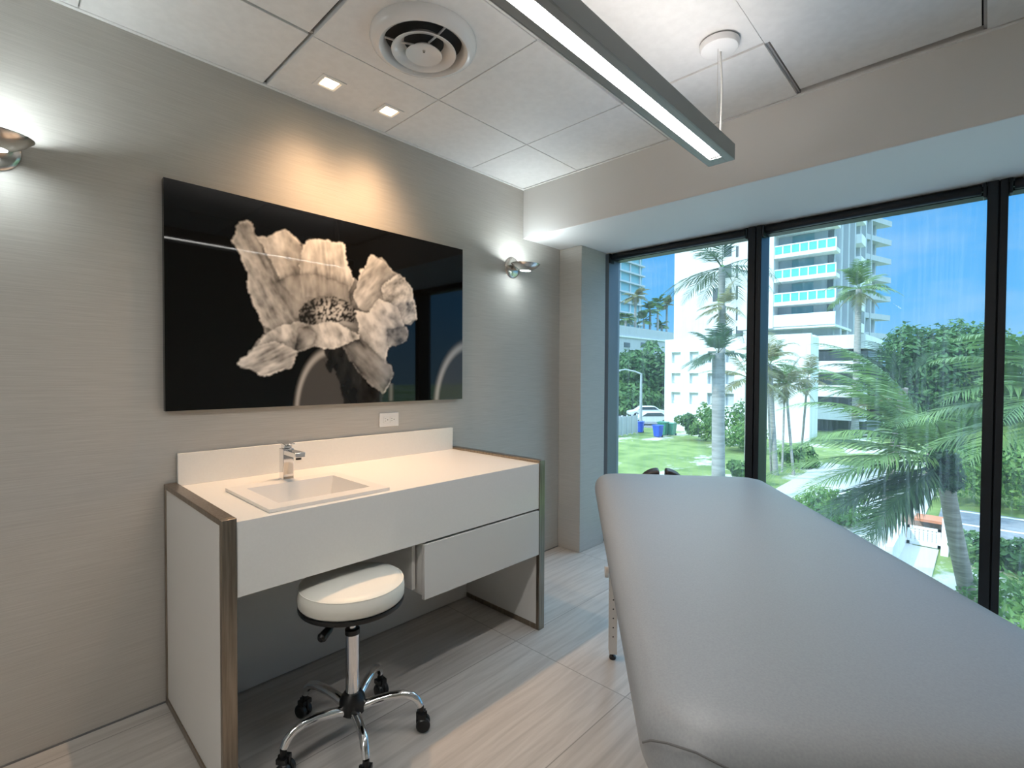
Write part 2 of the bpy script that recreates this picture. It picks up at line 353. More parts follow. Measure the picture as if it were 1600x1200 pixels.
    cr = fbm(th*9+R/260, R/170, 21, 4); fine = 1-np.abs(2*fbm(th*22+R/140, R/110, 31, 3)-1); big = fbm(X/120, Y/120, 41, 3)
    body = .50+.5*(cr-.5)*1.6+.22*(fine-.6)+.35*(big-.5)
    S = inside(sil); im = np.where(S, np.clip(body, .2, .9), im)
    def petal(poly, lum, con, seed, sx=60, sy=60, rot=0.0, feather=1.0):
        nonlocal im
        p = inside(poly) & S; ca, sa = math.cos(rot), math.sin(rot); a_ = (X*ca+Y*sa); b_ = (-X*sa+Y*ca)
        dd = segd(poly+[poly[0]], WX, WYY); im = np.where(S & ~p, im*(1-.62*np.exp(-dd/17)), im)
        n1 = fbm(a_/sx, b_/sy, seed, 4); n2 = 1-np.abs(2*fbm(a_/sx*1.7, b_/sy*1.4, seed+9, 3)-1)
        n3 = fbm(X/45, Y/45, seed+20, 3); ed = np.exp(-dd/13)
        val = lum*.80+con*((n1-.5)*2.4+.9*(n2-.62)+(n3-.5)*1.3)+.16*ed*np.sign(lum-.42); val = np.clip(val, .03, .93); im = np.where(p, im*(1-feather)+val*feather, im)
    petal([(380,345),(407,240),(497,245),(520,335),(600,520),(690,640),(720,745),(640,800),(540,760),(470,600),(462,500),(420,390)], .44, .30, 101, 80, 22, 1.08)            # far left petal, crumpled and grey
    petal([(497,300),(652,275),(728,352),(740,470),(720,640),(640,560),(570,420)], .62, .30, 111, 90, 34, 1.25)                                                              # upper left petal
    petal([(735,352),(800,325),(940,348),(965,470),(990,525),(960,600),(985,680),(860,610),(740,620),(720,480)], .66, .30, 121, 130, 17, 1.47)                              # tall back petal
    petal([(590,540),(720,500),(800,500),(960,560),(985,690),(1000,760),(860,600),(730,700),(700,720),(620,600)], .36, .16, 125, 140, 30, 1.5, .8)                          # shaded cup
    petal([(1010,530),(1018,480),(1070,400),(1165,455),(1250,530),(1290,640),(1200,650),(1110,700),(1010,670),(985,600)], .58, .26, 131, 90, 24, -.9)                       # right petal
    petal([(1120,560),(1215,495),(1280,560),(1300,720),(1235,750),(1200,690),(1140,640)], .60, .42, 135, 34, 20, -.7)
    petal([(985,680),(1060,690),(1110,620),(1200,660),(1240,750),(1160,860),(1145,945),(1090,880),(1010,820),(1010,740)], .66, .34, 141, 70, 34, 1.0)                        # bright lower right lobe
    petal([(1150,770),(1255,760),(1260,810),(1200,860),(1155,865)], .25, .2, 145, 40, 40)
    petal([(935,850),(1020,815),(1090,880),(1145,935),(1190,985),(1130,1095),(1040,1025),(955,905)], .30, .14, 151, 140, 30, .85)                                            # hanging grey petal
    petal([(500,870),(560,790),(620,760),(720,735),(800,748),(880,732),(960,770),(1015,800),(1010,822),(940,850),(900,872),(840,872),(715,888),(690,900),(560,900)], .62, .36, 161, 60, 26, 1.2)   # front lip
    petal([(700,880),(715,770),(760,760),(800,800),(780,870)], .40, .2, 163, 60, 60)
    petal([(405,940),(470,900),(500,860),(600,830),(710,880),(700,935),(620,990),(520,1010)], .52, .36, 171, 130, 14, -.42)                                                # lower left petal with ribs
    # stamens: dark speckled dome with pale tips
    e = np.hypot((X-858)/140, (Y-705)/(92)); dome = (e < 1+.12*(vnoise(X/9, Y/9, 3)-.5)) & (Y < 748+14*np.sin(X/40)) & ~inside([(700,745),(800,752),(880,735),(960,772),(1010,800),(900,900),(700,850)])
    sp = vnoise(X/7+.3*Y/7, Y/8, 8); hl = np.exp(-(((X-880)/70)**2+((Y-690)/55)**2))
    im = np.where(dome, np.clip(.02+.45*(sp > .6)*(.3+hl)+.5*hl*(sp > .42), .012, .75), im)
    im = np.where(S & ~dome, np.clip(im*1.18, 0, .95), im)
    edge = segd(sil+[sil[0]]); im = np.where(S & (edge < 7), np.clip(im*1.25+.05, 0, .95), im)
    k = np.array([.25, .5, .25]); im = np.apply_along_axis(lambda r_: np.convolve(np.pad(r_, 1, 'edge'), k, 'valid'), 1, im); im = np.apply_along_axis(lambda r_: np.convolve(np.pad(r_, 1, 'edge'), k, 'valid'), 0, im)
    vs = np.stack([(uu-.5)*W, np.full(uu.shape, -.0146), (vv-.5)*Hh], -1).reshape(-1, 3)
    idx = np.arange(NU*NV).reshape(NV, NU); fs = np.stack([idx[:-1, :-1], idx[:-1, 1:], idx[1:, 1:], idx[1:, :-1]], -1).reshape(-1, 4)
    me = bpy.data.meshes.new('print_face'); me.from_pydata(vs.tolist(), [], fs.tolist())
    ca = me.color_attributes.new('print', 'FLOAT_COLOR', 'POINT'); ton = np.stack([im*.92, im*.87, im*.82, np.ones(im.shape)], -1).reshape(-1); ca.data.foreach_set('color', ton.astype(np.float32))
    m = mat('printed_flower', (.1, .1, .1), .03, spec=.33); N, L, b = nodes(m); at = N.new('ShaderNodeVertexColor'); at.layer_name = 'print'; L.new(at.outputs[0], b.inputs['Base Color'])
    me.materials.append(m); o = bpy.data.objects.new('print_face', me); COL.objects.link(o); o.parent = a
art()

# ------------------------------------------------------------------ outlet
ot = thing('power_outlet', (1.465, WY, 1.045), 'white double power outlet on the wall under the flower picture', 'outlet')
MB().box(-.0585, .0585, -.006, -.0003, -.037, .037).build('cover_plate', M['plate'], ot, bevel=.002)
for sx in (-.0195, .0195):
    rc = MB().box(sx-.0165, sx+.0165, -.0085, -.006, -.0165, .0165).build('receptacle', M['plate'], ot, bevel=.001)
    sl = MB()
    for dz_ in (-.006, .006): sl.box(sx-.010, sx-.001, -.0088, -.0084, dz_-.0009, dz_+.0009)
    sl.lathe([(.0026, 0), (.0026, .0004)], 10, Matrix.Translation((sx+.008, -.0084, 0)) @ Matrix.Rotation(PI/2, 4, 'X'), True, True)
    sl.build('socket_slots', M['black_plastic'], rc, smooth=False)

# ------------------------------------------------------------------ wall sconces
E_sc = emit('sconce_bulb', (.86, .97, 1), 60); E_su = emit('sconce_uplight', (.86, .97, 1), 150)
sconce_spots = []
def sconce(x, label):
    s = thing('wall_sconce', (x, WY, 2.0), label, 'wall lamp', 'wall sconces')
    rx = Matrix.Rotation(PI/2, 4, 'X')
    MB().lathe([(.068, 0), (.070, .004), (.067, .010), (.058, .014), (.030, .020), (0.0, .021)], 40, rx).build('wall_plate', M['nickel'], s)
    MB().tube([(0, -.018, -.008), (0, -.05, -.012), (0, -.085, -.006)], .014, 14).build('sconce_arm', M['nickel'], s)
    dish = Matrix.Translation((0, -.122, 0)) @ Matrix.Rotation(math.radians(4), 4, 'X')
    # shallow dish with an open bottom
    MB().lathe([(.034, -.036), (.050, -.030), (.075, -.014), (.095, .006), (.0955, .008), (.093, .008), (.073, -.010), (.048, -.026), (.034, -.032), (.034, -.036)], 48, dish).build('dish_shade', M['nickel'], s)
    MB().lathe([(0, -.0345), (.034, -.0345), (.034, -.032), (0, -.032)], 32, dish).build('lamp_lens', E_sc, s)
    MB().lathe([(0, -.022), (.040, -.022), (.040, -.020), (0, -.020)], 32, dish).build('upper_lens', E_su, s)
    return s
sconce(.012, 'brushed nickel dish sconce at the left edge of the photo, left of the picture')
sconce(2.413, 'brushed nickel dish sconce between the flower picture and the window')

# ------------------------------------------------------------------ ceiling fittings
vt = thing('air_diffuser', (1.14, 1.55, CZ), 'round white ceiling air diffuser with concentric rings', 'air vent')
MB().lathe([(.196, 0), (.198, -.012), (.192, -.028), (.176, -.040), (.164, -.042), (.151, -.034), (.144, -.020), (.142, -.0015)], 64).build('outer_ring', M['vent'], vt)
MB().lathe([(.0, -.001), (.143, -.001)], 40).build('dark_throat', M['dark_gap'], vt)
MB().lathe([(.119, -.050), (.1205, -.048), (.102, -.036), (.082, -.016), (.076, -.010), (.074, -.011), (.080, -.020), (.098, -.042), (.119, -.050)], 56).build('middle_cone', M['vent'], vt)
MB().lathe([(.0, -.040), (.015, -.0405), (.040, -.047), (.066, -.058), (.0675, -.056), (.044, -.036), (.02, -.022), (0, -.02)], 48).build('centre_cone', M['vent'], vt)
MB().lathe([(0, -.046), (.004, -.0455), (.006, -.040)], 12).build('centre_screw', M['nickel'], vt)
for k in range(3):
    a = k*2*PI/3+.5
    MB().tube([(math.cos(a)*.03, math.sin(a)*.03, -.024), (math.cos(a)*.09, math.sin(a)*.09, -.022), (math.cos(a)*.143, math.sin(a)*.143, -.014)], .004, 6).build('ring_bracket', M['vent'], vt)

E_dl = emit('warm_downlight_lens', (1, .72, .42), 14)
def soft_beam(l, power):                               # reflector lamp: intensity falls as cos^n off the axis
    l.use_nodes = True; N, L = l.node_tree.nodes, l.node_tree.links
    tc = N.new('ShaderNodeTexCoord'); sx = N.new('ShaderNodeSeparateXYZ'); ab = N.new('ShaderNodeMath'); ab.operation = 'ABSOLUTE'; pw = N.new('ShaderNodeMath'); pw.operation = 'POWER'; pw.inputs[1].default_value = power
    L.new(tc.outputs['Normal'], sx.inputs[0]); L.new(sx.outputs[2], ab.inputs[0]); L.new(ab.outputs[0], pw.inputs[0])
    em = [n for n in N if n.type == 'EMISSION'][0]; L.new(pw.outputs[0], em.inputs['Strength'])
def downlight(x, y, label):
    d = thing('recessed_downlight', (x, y, CZ), label, 'ceiling light', 'recessed ceiling downlights')
    t = MB(); o_, i_ = .053, .030
    P = lambda r, z: [(-r, -r, z), (r, -r, z), (r, r, z), (-r, r, z)]
    t.add(P(o_, -.0005)+P(o_, -.004)+P(o_-.014, -.005)+P(i_, -.0005), [(a+i, a+(i+1) % 4, a+4+(i+1) % 4, a+4+i) for a in (0, 4, 8) for i in range(4)])
    t.build('trim_plate', M['lampwhite'], d, smooth=False)
    MB().box(-i_, i_, -i_, i_, -.0012, -.0002).build('light_lens', E_dl, d, smooth=False)
    l = bpy.data.lights.new('downlight_beam', 'SPOT'); l.energy = 66; l.color = (1, .63, .35); l.spot_size = math.radians(165); l.spot_blend = .4; l.shadow_soft_size = .014; soft_beam(l, 7)
    lo = bpy.data.objects.new('downlight_beam', l); COL.objects.link(lo); lo.parent = d; lo.location = (0, 0, -.008)
downlight(1.028, 2.078, 'square recessed warm downlight nearer the left wall sconce')
downlight(1.33, 2.088, 'square recessed warm downlight nearer the window')

# linear pendant
pn = thing('linear_pendant', (1.37, .78, 2.14), 'long grey aluminium linear pendant with glowing white strip', 'pendant light')
E_pd = emit('pendant_diffuser', (1, .97, .935), 52.0); E_up = emit('pendant_uplight', (1, .945, .92), 12.0)
px0, px1 = -.70, .665; hw = .052; hh = .062
hs = MB()
hs.box(px0, px1, -hw, -hw+.004, 0, hh); hs.box(px0, px1, hw-.004, hw, 0, hh); hs.box(px0, px0+.004, -hw+.004, hw-.004, 0, hh); hs.box(px1-.004, px1, -hw+.004, hw-.004, 0, hh)
hs.box(px0+.004, px1-.004, -hw+.004, -.022, 0, .004); hs.box(px0+.004, px1-.004, .022, hw-.004, 0, .004)
hs.box(px0+.004, px0+.06, -.022, .022, 0, .004); hs.box(px1-.06, px1-.004, -.022, .022, 0, .004)
hs.box(px0+.06, px1-.06, -.0235, -.022, .004, .0095); hs.box(px0+.06, px1-.06, .022, .0235, .004, .0095)
hs.box(px0+.004, px1-.004, -hw+.004, hw-.004, .024, .030)
hs.build('pendant_housing', M['alu'], pn, bevel=.001, seg=1)
MB().box(px0+.06, px1-.06, -.024, .024, .0095, .0125).build('pendant_lens', E_pd, pn, smooth=False)
MB().box(px0+.01, px1-.02, -.03, .03, .031, .034).build('uplight_strip', E_up, pn, smooth=False)
zc = CZ-2.14
for cx in (-.59, .55):
    MB().lathe([(0, -.024), (.058, -.024), (.066, -.021), (.070, -.012), (.071, 0)], 40, Matrix.Translation((cx, -.03, zc)), False, False).build('ceiling_canopy', M['lampwhite'], pn)
    MB().tube([(cx-.012, -.03, zc-.02), (cx-.012, -.03, .03)], .0012, 6).build('hanging_wire', M['nickel'], pn)
    if cx > 0: MB().tube([(cx+.012, -.03, zc-.022), (cx+.028, -.03, zc-.12), (cx+.031, -.03, zc-.2), (cx+.024, -.03, zc-.30), (cx+.02, -.03, .034)], .004, 10).build('power_cord', M['cord'], pn)

pn_fill = copy_tree(pn); pn_fill.location = (-.72, .78, 2.14); E_fill = emit('added_fill_diffuser', (1, .97, .935), 80.0)  # unseen pendant added as fill, with a stronger lens to raise room light
for ch in pn_fill.children:
    if ch.name.startswith('pendant_lens'): ch.data = ch.data.copy(); ch.data.materials[0] = E_fill
pn_fill['label'] = 'added unseen fill pendant behind the viewpoint, brightens the room'

# ------------------------------------------------------------------ rolling stool
st = thing('rolling_stool', (.872, 1.60, 0), 'round cream padded rolling stool with chrome five-spoke base', 'stool')
R = .178
MB().lathe([(0, .500), (R-.006, .500), (R, .507), (R+.002, .53), (R-.001, .556), (R-.006, .562), (R-.03, .568), (R-.09, .574), (0, .576)], 64).build('seat_cushion', M['cream_vinyl'], st, sharp=75)
MB().tube([(math.cos(a)*(R-.003), math.sin(a)*(R-.003), .5595) for a in [2*PI*k/64 for k in range(65)]], .0022, 6, False).build('seat_piping', M['cream_vinyl'], st)
MB().lathe([(0, .478), (R-.02, .478), (R-.002, .484), (R+.001, .490), (R, .4995), (0, .4995)], 64).build('seat_rim', M['black_plastic'], st)
MB().lathe([(.0125, .38), (.0125, .478)], 20).build('gas_piston', M['chrome'], st)
MB().lathe([(.0, .165), (.0235, .165), (.0235, .380), (0, .380)], 28).build('centre_column', M['chrome'], st)
MB().lathe([(.025, .374), (.025, .391), (.020, .394), (0, .394)], 28).build('column_collar', M['black_plastic'], st)
lv = MB().tube([(-.03, -.02, .474), (-.10, -.05, .455)], .0045, 8).build('height_lever', M['black_plastic'], st)
MB().tube([(-.098, -.049, .456), (-.112, -.055, .450), (-.145, -.069, .438), (-.152, -.072, .436)], [.008, .013, .016, .010], 12).build('lever_grip', M['black_plastic'], lv)
hb = MB(); hb.lathe([(.0, .085), (.03, .088), (.043, .10), (.045, .135), (.040, .152), (.028, .168), (0, .168)], 30)
hb.build('base_hub', M['black_plastic'], st)
for k in range(5):
    a = math.radians(35+72*k); ca, sa = math.cos(a), math.sin(a)
    prof = [(.035, .112), (.08, .126), (.13, .136), (.175, .138), (.205, .130), (.226, .112), (.236, .090)]
    lg = MB().tube([(ca*r_, sa*r_, z_) for r_, z_ in prof], [.017, .0165, .0155, .015, .0145, .014, .0135], 14).build('leg', M['chrome'], st)
    cb = MB(); cx_, cy_ = ca*.238, sa*.238
    tl = a+2.2*((k % 3)-1); tx, ty = math.cos(tl), math.sin(tl)
    cb.tube([(cx_, cy_, .088), (cx_, cy_, .066)], .0105, 10)
    wm = Matrix.Translation((cx_+tx*.008, cy_+ty*.008, .0258)) @ Matrix.Rotation(tl, 4, 'Z') @ Matrix.Rotation(PI/2, 4, 'X')
    for z0, z1 in ((-.022, -.003), (.003, .022)): cb.lathe([(.0, z0), (.021, z0), (.025, z0+.004), (.025, z1-.004), (.021, z1), (0, z1)], 22, wm)
    cb.lathe([(0, -.004), (.018, -.004), (.018, .004), (0, .004)], 12, wm)
    fm = Matrix.Translation((cx_, cy_, 0)) @ Matrix.Rotation(tl, 4, 'Z')
    cb.box(-.017, .022, -.0035, .0035, .028, .068, fm); cb.box(-.014, .017, -.019, .019, .050, .066, fm)
    cb.build('caster', M['black_plastic'], lg)

# ------------------------------------------------------------------ treatment table
TZ = .80
ang = math.radians(36.4)
dl = Vector((math.cos(ang), math.sin(ang), 0)); dw = Vector((math.sin(ang), -math.cos(ang), 0))
TL, TW = 1.90, .806
corner = Vector((2.135, 1.442, 0))      # far left corner of the pad
cen = corner - dl*TL/2 + dw*TW/2
tt = thing('treatment_table', (cen.x, cen.y, 0), 'long grey vinyl padded treatment table in front of the windows', 'treatment table', rz=ang)
# local: +x = far end, +y = left side
pad = MB(); prof = [(.05, .690), (.012, .691), (.004, .697), (0, .708), (-.003, .735), (0, .755), (.006, .770), (.016, .783), (.031, .792), (.055, .7975), (.09, .800), (.15, .802), (.22, .8028), (.31, .803)]
rings = [rrect(TL-2*d, TW-2*d, max(.115-d*.9, .02), 10) for d, z in prof]; n = len(rings[0]); vs = []; fs = []
for rg, (d, z) in zip(rings, prof): vs += [(x, y, z) for x, y in rg]
for i in range(len(prof)-1):
    for k in range(n): fs.append((i*n+k, i*n+(k+1) % n, (i+1)*n+(k+1) % n, (i+1)*n+k))
fs.append(tuple((len(prof)-1)*n+k for k in range(n))); fs.append(tuple(reversed(range(n)))); pad.add(vs, fs)
pad.build('cushion_pad', M['grey_vinyl'], tt, sharp=80)
MB().box(-TL/2+.03, TL/2-.03, -TW/2+.03, TW/2-.03, .645, .689).build('table_frame', M['leg_metal'], tt, bevel=.004)
for lx in (-TL/2+.30, TL/2-.30):
    for ly in (-1, 1):
        yy = ly*(TW/2-.075)
        l = MB(); l.box(lx-.02, lx+.02, yy-.0125, yy+.0125, .30, .644)
        l.box(lx-.021, lx-.012, yy-.018, yy+.018, .03, .40); l.box(lx+.012, lx+.021, yy-.018, yy+.018, .03, .40); l.box(lx-.012, lx+.012, yy-.0115, yy+.0115, .03, .40)
        nf = len(l.f)
        for k in range(8): l.lathe([(.0, -.0184), (.0035, -.0184), (.0035, .0184), (0, .0184)], 8, Matrix.Translation((lx-.0165, yy, .11+.042*k)) @ Matrix.Rotation(PI/2, 4, 'X'))
        for k in range(8): l.lathe([(.0, -.0213), (.0035, -.0213), (.0035, .0213), (0, .0213)], 8, Matrix.Translation((lx, yy, .11+.042*k)) @ Matrix.Rotation(PI/2, 4, 'Y'))
        leg = l.build('leg', [M['leg_metal'], M['black_plastic']], tt)
        for p_ in leg.data.polygons[nf:]: p_.material_index = 1
        MB().lathe([(0, 0), (.014, 0), (.016, .006), (.014, .014), (.006, .018), (.006, .032), (0, .032)], 20, Matrix.Translation((lx, yy, 0))).build('foot', M['black_plastic'], leg)
        MB().lathe([(0, 0), (.006, 0), (.006, .010), (.024, .010), (.025, .013), (.025, .024), (.023, .026), (0, .026)], 18, Matrix.Translation((lx, yy+ly*.0125, .395)) @ Matrix.Rotation(-ly*PI/2, 4, 'X')).build('knob', M['leg_metal'], leg)
# padded face cradle held out beyond the far end
fc = MB().tube([(TL/2-.06, -.06, .64), (TL/2+.10, -.06, .655), (TL/2+.20, -.06, .69)], .009, 10); fc.tube([(TL/2-.06, .06, .64), (TL/2+.10, .06, .655), (TL/2+.20, .06, .69)], .009, 10)
fco = fc.build('face_cradle', M['black_plastic'], tt)
for sg in (-1, 1):
    out = [(.016, -.075)] + [(.016+.102*math.sin(b_), -.005+.088*math.cos(b_)) for b_ in [math.radians(90*k/12) for k in range(13)]] + [(.118, -.075)]
    if sg < 0: out = [(-a_, b_) for a_, b_ in reversed(out)]
    p = MB().prism(out, -.03, .03, Matrix.Translation((TL/2+.20, .035, .700)) @ Matrix.Rotation(PI/2, 4, 'Z') @ Matrix.Rotation(math.radians(78), 4, 'X'))
    tag(p.build('cradle_pad', M['brown_vinyl'], fco, bevel=.012, seg=4), 'dark brown face cradle cushion')
MB().tube([(-TL/2+.075, TW/2+.001, .742), (-TL/2+.045, TW/2-.006, .768), (-TL/2+.022, TW/2-.024, .783), (-TL/2+.012, TW/2-.06, .781), (-TL/2+.004, TW/2-.10, .769), (-TL/2-.001, TW/2-.15, .745), (-TL/2-.001, TW/2-.19, .715)], .0018, 6).build('corner_seam', M['grey_seam'], tt)

# ------------------------------------------------------------------ camera, view
cam = bpy.data.cameras.new('camera'); co = bpy.data.objects.new('camera', cam); COL.objects.link(co)
cam.sensor_fit = 'HORIZONTAL'; cam.sensor_width = 36; cam.lens = FPX/1600*36; cam.clip_start = .02; cam.clip_end = 2000
co.matrix_world = Matrix(((_r[0], _u[0], -_f[0], 0), (_r[1], _u[1], -_f[1], 0), (_r[2], _u[2], -_f[2], CAMH), (0, 0, 0, 1)))
SC.camera = co
vs_ = SC.view_settings; SC.display_settings.display_device = 'sRGB'; vs_.view_transform = 'Standard'; vs_.look = 'None'; vs_.gamma = 1; vs_.exposure = 0.2; vs_.use_curve_mapping = False
SC.cycles.use_denoising = True; SC.cycles.max_bounces = 10; SC.cycles.diffuse_bounces = 6; SC.cycles.transparent_max_bounces = 24; SC.cycles.sample_clamp_indirect = 6; SC.cycles.caustics_reflective = False; SC.cycles.caustics_refractive = False

# ================================================================== outside
GZ = -4.2
def gb_(x, t): p = sight(x, 600, t=t); p.z = GZ; return p
SUNH = Vector((-.906, .518, 0)).normalized(); EL = math.radians(39)
sun = bpy.data.lights.new('sun', 'SUN'); sun.energy = 3.2; sun.angle = math.radians(.6); sun.color = (1, .96, .90)
so = bpy.data.objects.new('sun', sun); COL.objects.link(so); so.location = (0, 0, 60)
so.rotation_euler = (SUNH*math.cos(EL)+Vector((0, 0, math.sin(EL)))).to_track_quat('Z', 'Y').to_euler()
w = bpy.data.worlds.new('sky'); SC.world = w; w.use_nodes = True; N, L = w.node_tree.nodes, w.node_tree.links
bg = N['Background']; bg.inputs[1].default_value = 1.0
tc = N.new('ShaderNodeTexCoord'); sxyz = N.new('ShaderNodeSeparateXYZ'); L.new(tc.outputs['Generated'], sxyz.inputs[0])
cr = N.new('ShaderNodeValToRGB'); e = cr.color_ramp.elements
e[0].position = 0; e[0].color = (.34, .62, .92, 1); e[1].position = .8; e[1].color = (2.2, 3.1, 4.3, 1); e.new(.12).color = (.14, .48, .95, 1); e.new(.33).color = (.08, .38, .90, 1); e.new(.5).color = (1.8, 2.6, 3.6, 1)
L.new(sxyz.outputs[2], cr.inputs[0])
mp = N.new('ShaderNodeMapping'); mp.inputs['Scale'].default_value = (2.2, 2.2, 6.0); mp.inputs['Location'].default_value = (.35, .2, .12); L.new(tc.outputs['Generated'], mp.inputs[0])
nz = N.new('ShaderNodeTexNoise'); nz.inputs['Scale'].default_value = 1.7; nz.inputs['Detail'].default_value = 7; L.new(mp.outputs[0], nz.inputs[0])
mr = N.new('ShaderNodeMapRange'); mr.inputs[1].default_value = .54; mr.inputs[2].default_value = .80; mr.inputs[3].default_value = 0; mr.inputs[4].default_value = .38; L.new(nz.outputs[0], mr.inputs[0])
mx = N.new('ShaderNodeMix'); mx.data_type = 'RGBA'; mx.inputs[7].default_value = (.75, .82, .92, 1); L.new(mr.outputs[0], mx.inputs[0]); L.new(cr.outputs[0], mx.inputs[6]); L.new(mx.outputs[2], bg.inputs[0])

M['bwhite'] = noisy(mat('white_stucco', (.8, .8, .78), .8), (.78, .78, .77), (.83, .83, .82), (1, 1, 1), .6, 4)
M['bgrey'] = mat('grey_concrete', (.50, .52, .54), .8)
M['bglass'] = mat('tinted_window', (.16, .30, .33), .12, 0, .6)
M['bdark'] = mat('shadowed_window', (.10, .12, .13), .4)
M['rail'] = mat('turquoise_glass_railing', (.13, .50, .42), .12, 0, .5)
M['tglass'] = mat('teal_curtain_wall', (.25, .45, .5), .15, 0, .6)
M['bark'] = noisy(mat('palm_bark', (.4, .36, .32), .85), (.26, .20, .165), (.43, .345, .29), (1, 1, 9), 2.0, 4, .3)
M['barkg'] = noisy(mat('grey_palm_trunk', (.45, .43, .40), .8), (.27, .26, .24), (.40, .385, .36), (1, 1, 7), 2.0, 4, .3)
M['crownshaft'] = mat('green_crownshaft', (.22, .38, .12), .45)
M['frond'] = leafmat('palm_frond_green', (.085, .165, .05), (.24, .35, .11), 1.2)
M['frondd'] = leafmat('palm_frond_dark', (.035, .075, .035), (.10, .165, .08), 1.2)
M['frondb'] = leafmat('palm_frond_brown', (.20, .18, .09), (.30, .30, .13), 1.2)
M['leafa'] = leafmat('ficus_leaf', (.045, .12, .035), (.13, .26, .085), .8)
M['leafb'] = leafmat('hedge_leaf', (.08, .19, .04), (.22, .36, .09), .9)
M['leafc'] = leafmat('shrub_leaf', (.065, .15, .045), (.16, .29, .08), .9)
M['blue'] = mat('blue_bin_plastic', (.02, .08, .55), .4)
M['green'] = mat('green_bin_plastic', (.04, .22, .14), .4)
M['carpaint'] = mat('white_car_paint', (.75, .76, .77), .25)
M['cargl'] = mat('car_glass', (.05, .07, .08), .1)
M['asph'] = noisy(mat('asphalt', (.2, .2, .21), .9), (.17, .17, .18), (.25, .25, .26), (1, 1, 1), 3, 4)
M['white_line'] = mat('road_paint', (.75, .75, .74), .8)
M['fence'] = mat('grey_metal_fence', (.42, .44, .46), .5, .2)
M['terra'] = mat('terracotta_coping', (.55, .20, .10), .8)

# ground: grass with sandy patches
g = noisy(mat('grass_and_sand', (.2, .35, .08), .95), (.12, .185, .04), (.225, .29, .08), (1, 1, 1), .8, 6)
N, L, b = nodes(g); cr = [n for n in N if n.type == 'VALTORGB'][0]
tc = [n for n in N if n.type == 'TEX_COORD'][0]; mp = N.new('ShaderNodeMapping'); mp.inputs['Scale'].default_value = (.09, .13, 1); mp.inputs['Location'].default_value = (.3, .15, 0)
nz = N.new('ShaderNodeTexNoise'); nz.inputs['Scale'].default_value = 2.0; nz.inputs['Detail'].default_value = 8; nz.inputs['Roughness'].default_value = .68
L.new(tc.outputs['Object'], mp.inputs[0]); L.new(mp.outputs[0], nz.inputs[0])
r2 = N.new('ShaderNodeMapRange'); r2.inputs[1].default_value = .53; r2.inputs[2].default_value = .60; L.new(nz.outputs[0], r2.inputs[0])
mx = N.new('ShaderNodeMix'); mx.data_type = 'RGBA'; mx.inputs[7].default_value = (.56, .52, .46, 1); L.new(r2.outputs[0], mx.inputs[0]); L.new(cr.outputs[0], mx.inputs[6]); L.new(mx.outputs[2], b.inputs['Base Color'])
struct('ground', MB().box(-30, 400, -200, 300, GZ-1, GZ), g, smooth=False)
# car park and pavement patches (thin slabs on the ground)
struct('pavement', MB().box(17.0, 36.0, 1.6, 7.2, GZ+.001, GZ+.04), mat('pale_concrete', (.52, .50, .47), .9), smooth=False)
struct('pavement', MB().box(3.6, 13.0, -20, 25, GZ+.001, GZ+.03), mat('grey_bounce_paving', (.33, .34, .36), .9), smooth=False)  # unseen paving, added to bounce whiter light into the room
struct('pavement', MB().box(17.6, 20.5, .95, 1.6, GZ+.001, GZ+.04), bpy.data.materials['pale_concrete'], smooth=False)
sr = struct('side_street', MB().box(22.3, 27.2, -14, 1.2, GZ+.041, GZ+.06), M['asph'], smooth=False)
ln = MB()
for x in (22.6, 24.6, 26.9): ln.box(x-.10, x+.10, -14, 1.2, GZ+.061, GZ+.067)
ln.build('street_lines', M['white_line'], sr, smooth=False)
struct('far_street', MB().box(47, 80, 24.6, 40, GZ+.001, GZ+.03), M['asph'], smooth=False)

def window_cut(mb, x, y0, y1, z0, z1): pass

# --- low white building with square recessed windows, facing the room
LX = 46.5
yl, yr = sight(1034, 600, X=LX).y, sight(1266, 600, X=LX).y
zt_ = sight(1040, 531, X=LX).z
lb = thing('low_white_building', (LX, (yl+yr)/2, GZ), 'low white block with rows of small square windows behind the lawn', 'building')
def loc(mb, o): p = o.location; mb.v = [(x-p.x, y-p.y, z-p.z) for x, y, z in mb.v]; return mb
loc(MB().box(LX+.35, LX+3, yr, yl, GZ, zt_), lb).build('building_wall', M['bwhite'], lb, bevel=.3)
# facade skin in front with recesses: piers and bands
cols = [(1049, 1063), (1077, 1091), (1105, 1119), (1133, 1147)]; rows = [(550, 567), (583, 599), (613, 631)]
yw = [(sight(a, 600, X=LX).y, sight(b_, 600, X=LX).y) for a, b_ in cols]; zw = [(sight(1070, b_, X=LX).z, sight(1070, a, X=LX).z) for a, b_ in rows]
sk = MB(); edges_y = [yl-.3]; 
for a, b_ in yw: edges_y += [a, b_]
edges_y.append(yr)
for i in range(0, len(edges_y), 2): sk.box(LX, LX+.36, edges_y[i+1], edges_y[i], GZ, zt_)
for a, b_ in yw:
    zz = [GZ]
    for z0, z1 in sorted(zw): zz += [z0, z1]
    zz.append(zt_)
    for i in range(0, len(zz), 2): sk.box(LX, LX+.36, b_, a, zz[i], zz[i+1])
loc(sk, lb).build('facade_skin', M['bwhite'], lb, smooth=False)
for i, (a, b_) in enumerate(yw):
    for z0, z1 in zw: loc(MB().box(LX+.30, LX+.37, b_+.02, a-.02, z0+.02, z1-.02), lb).build('window', M['bwhite'] if i < 2 else M['bgrey'], lb, smooth=False)

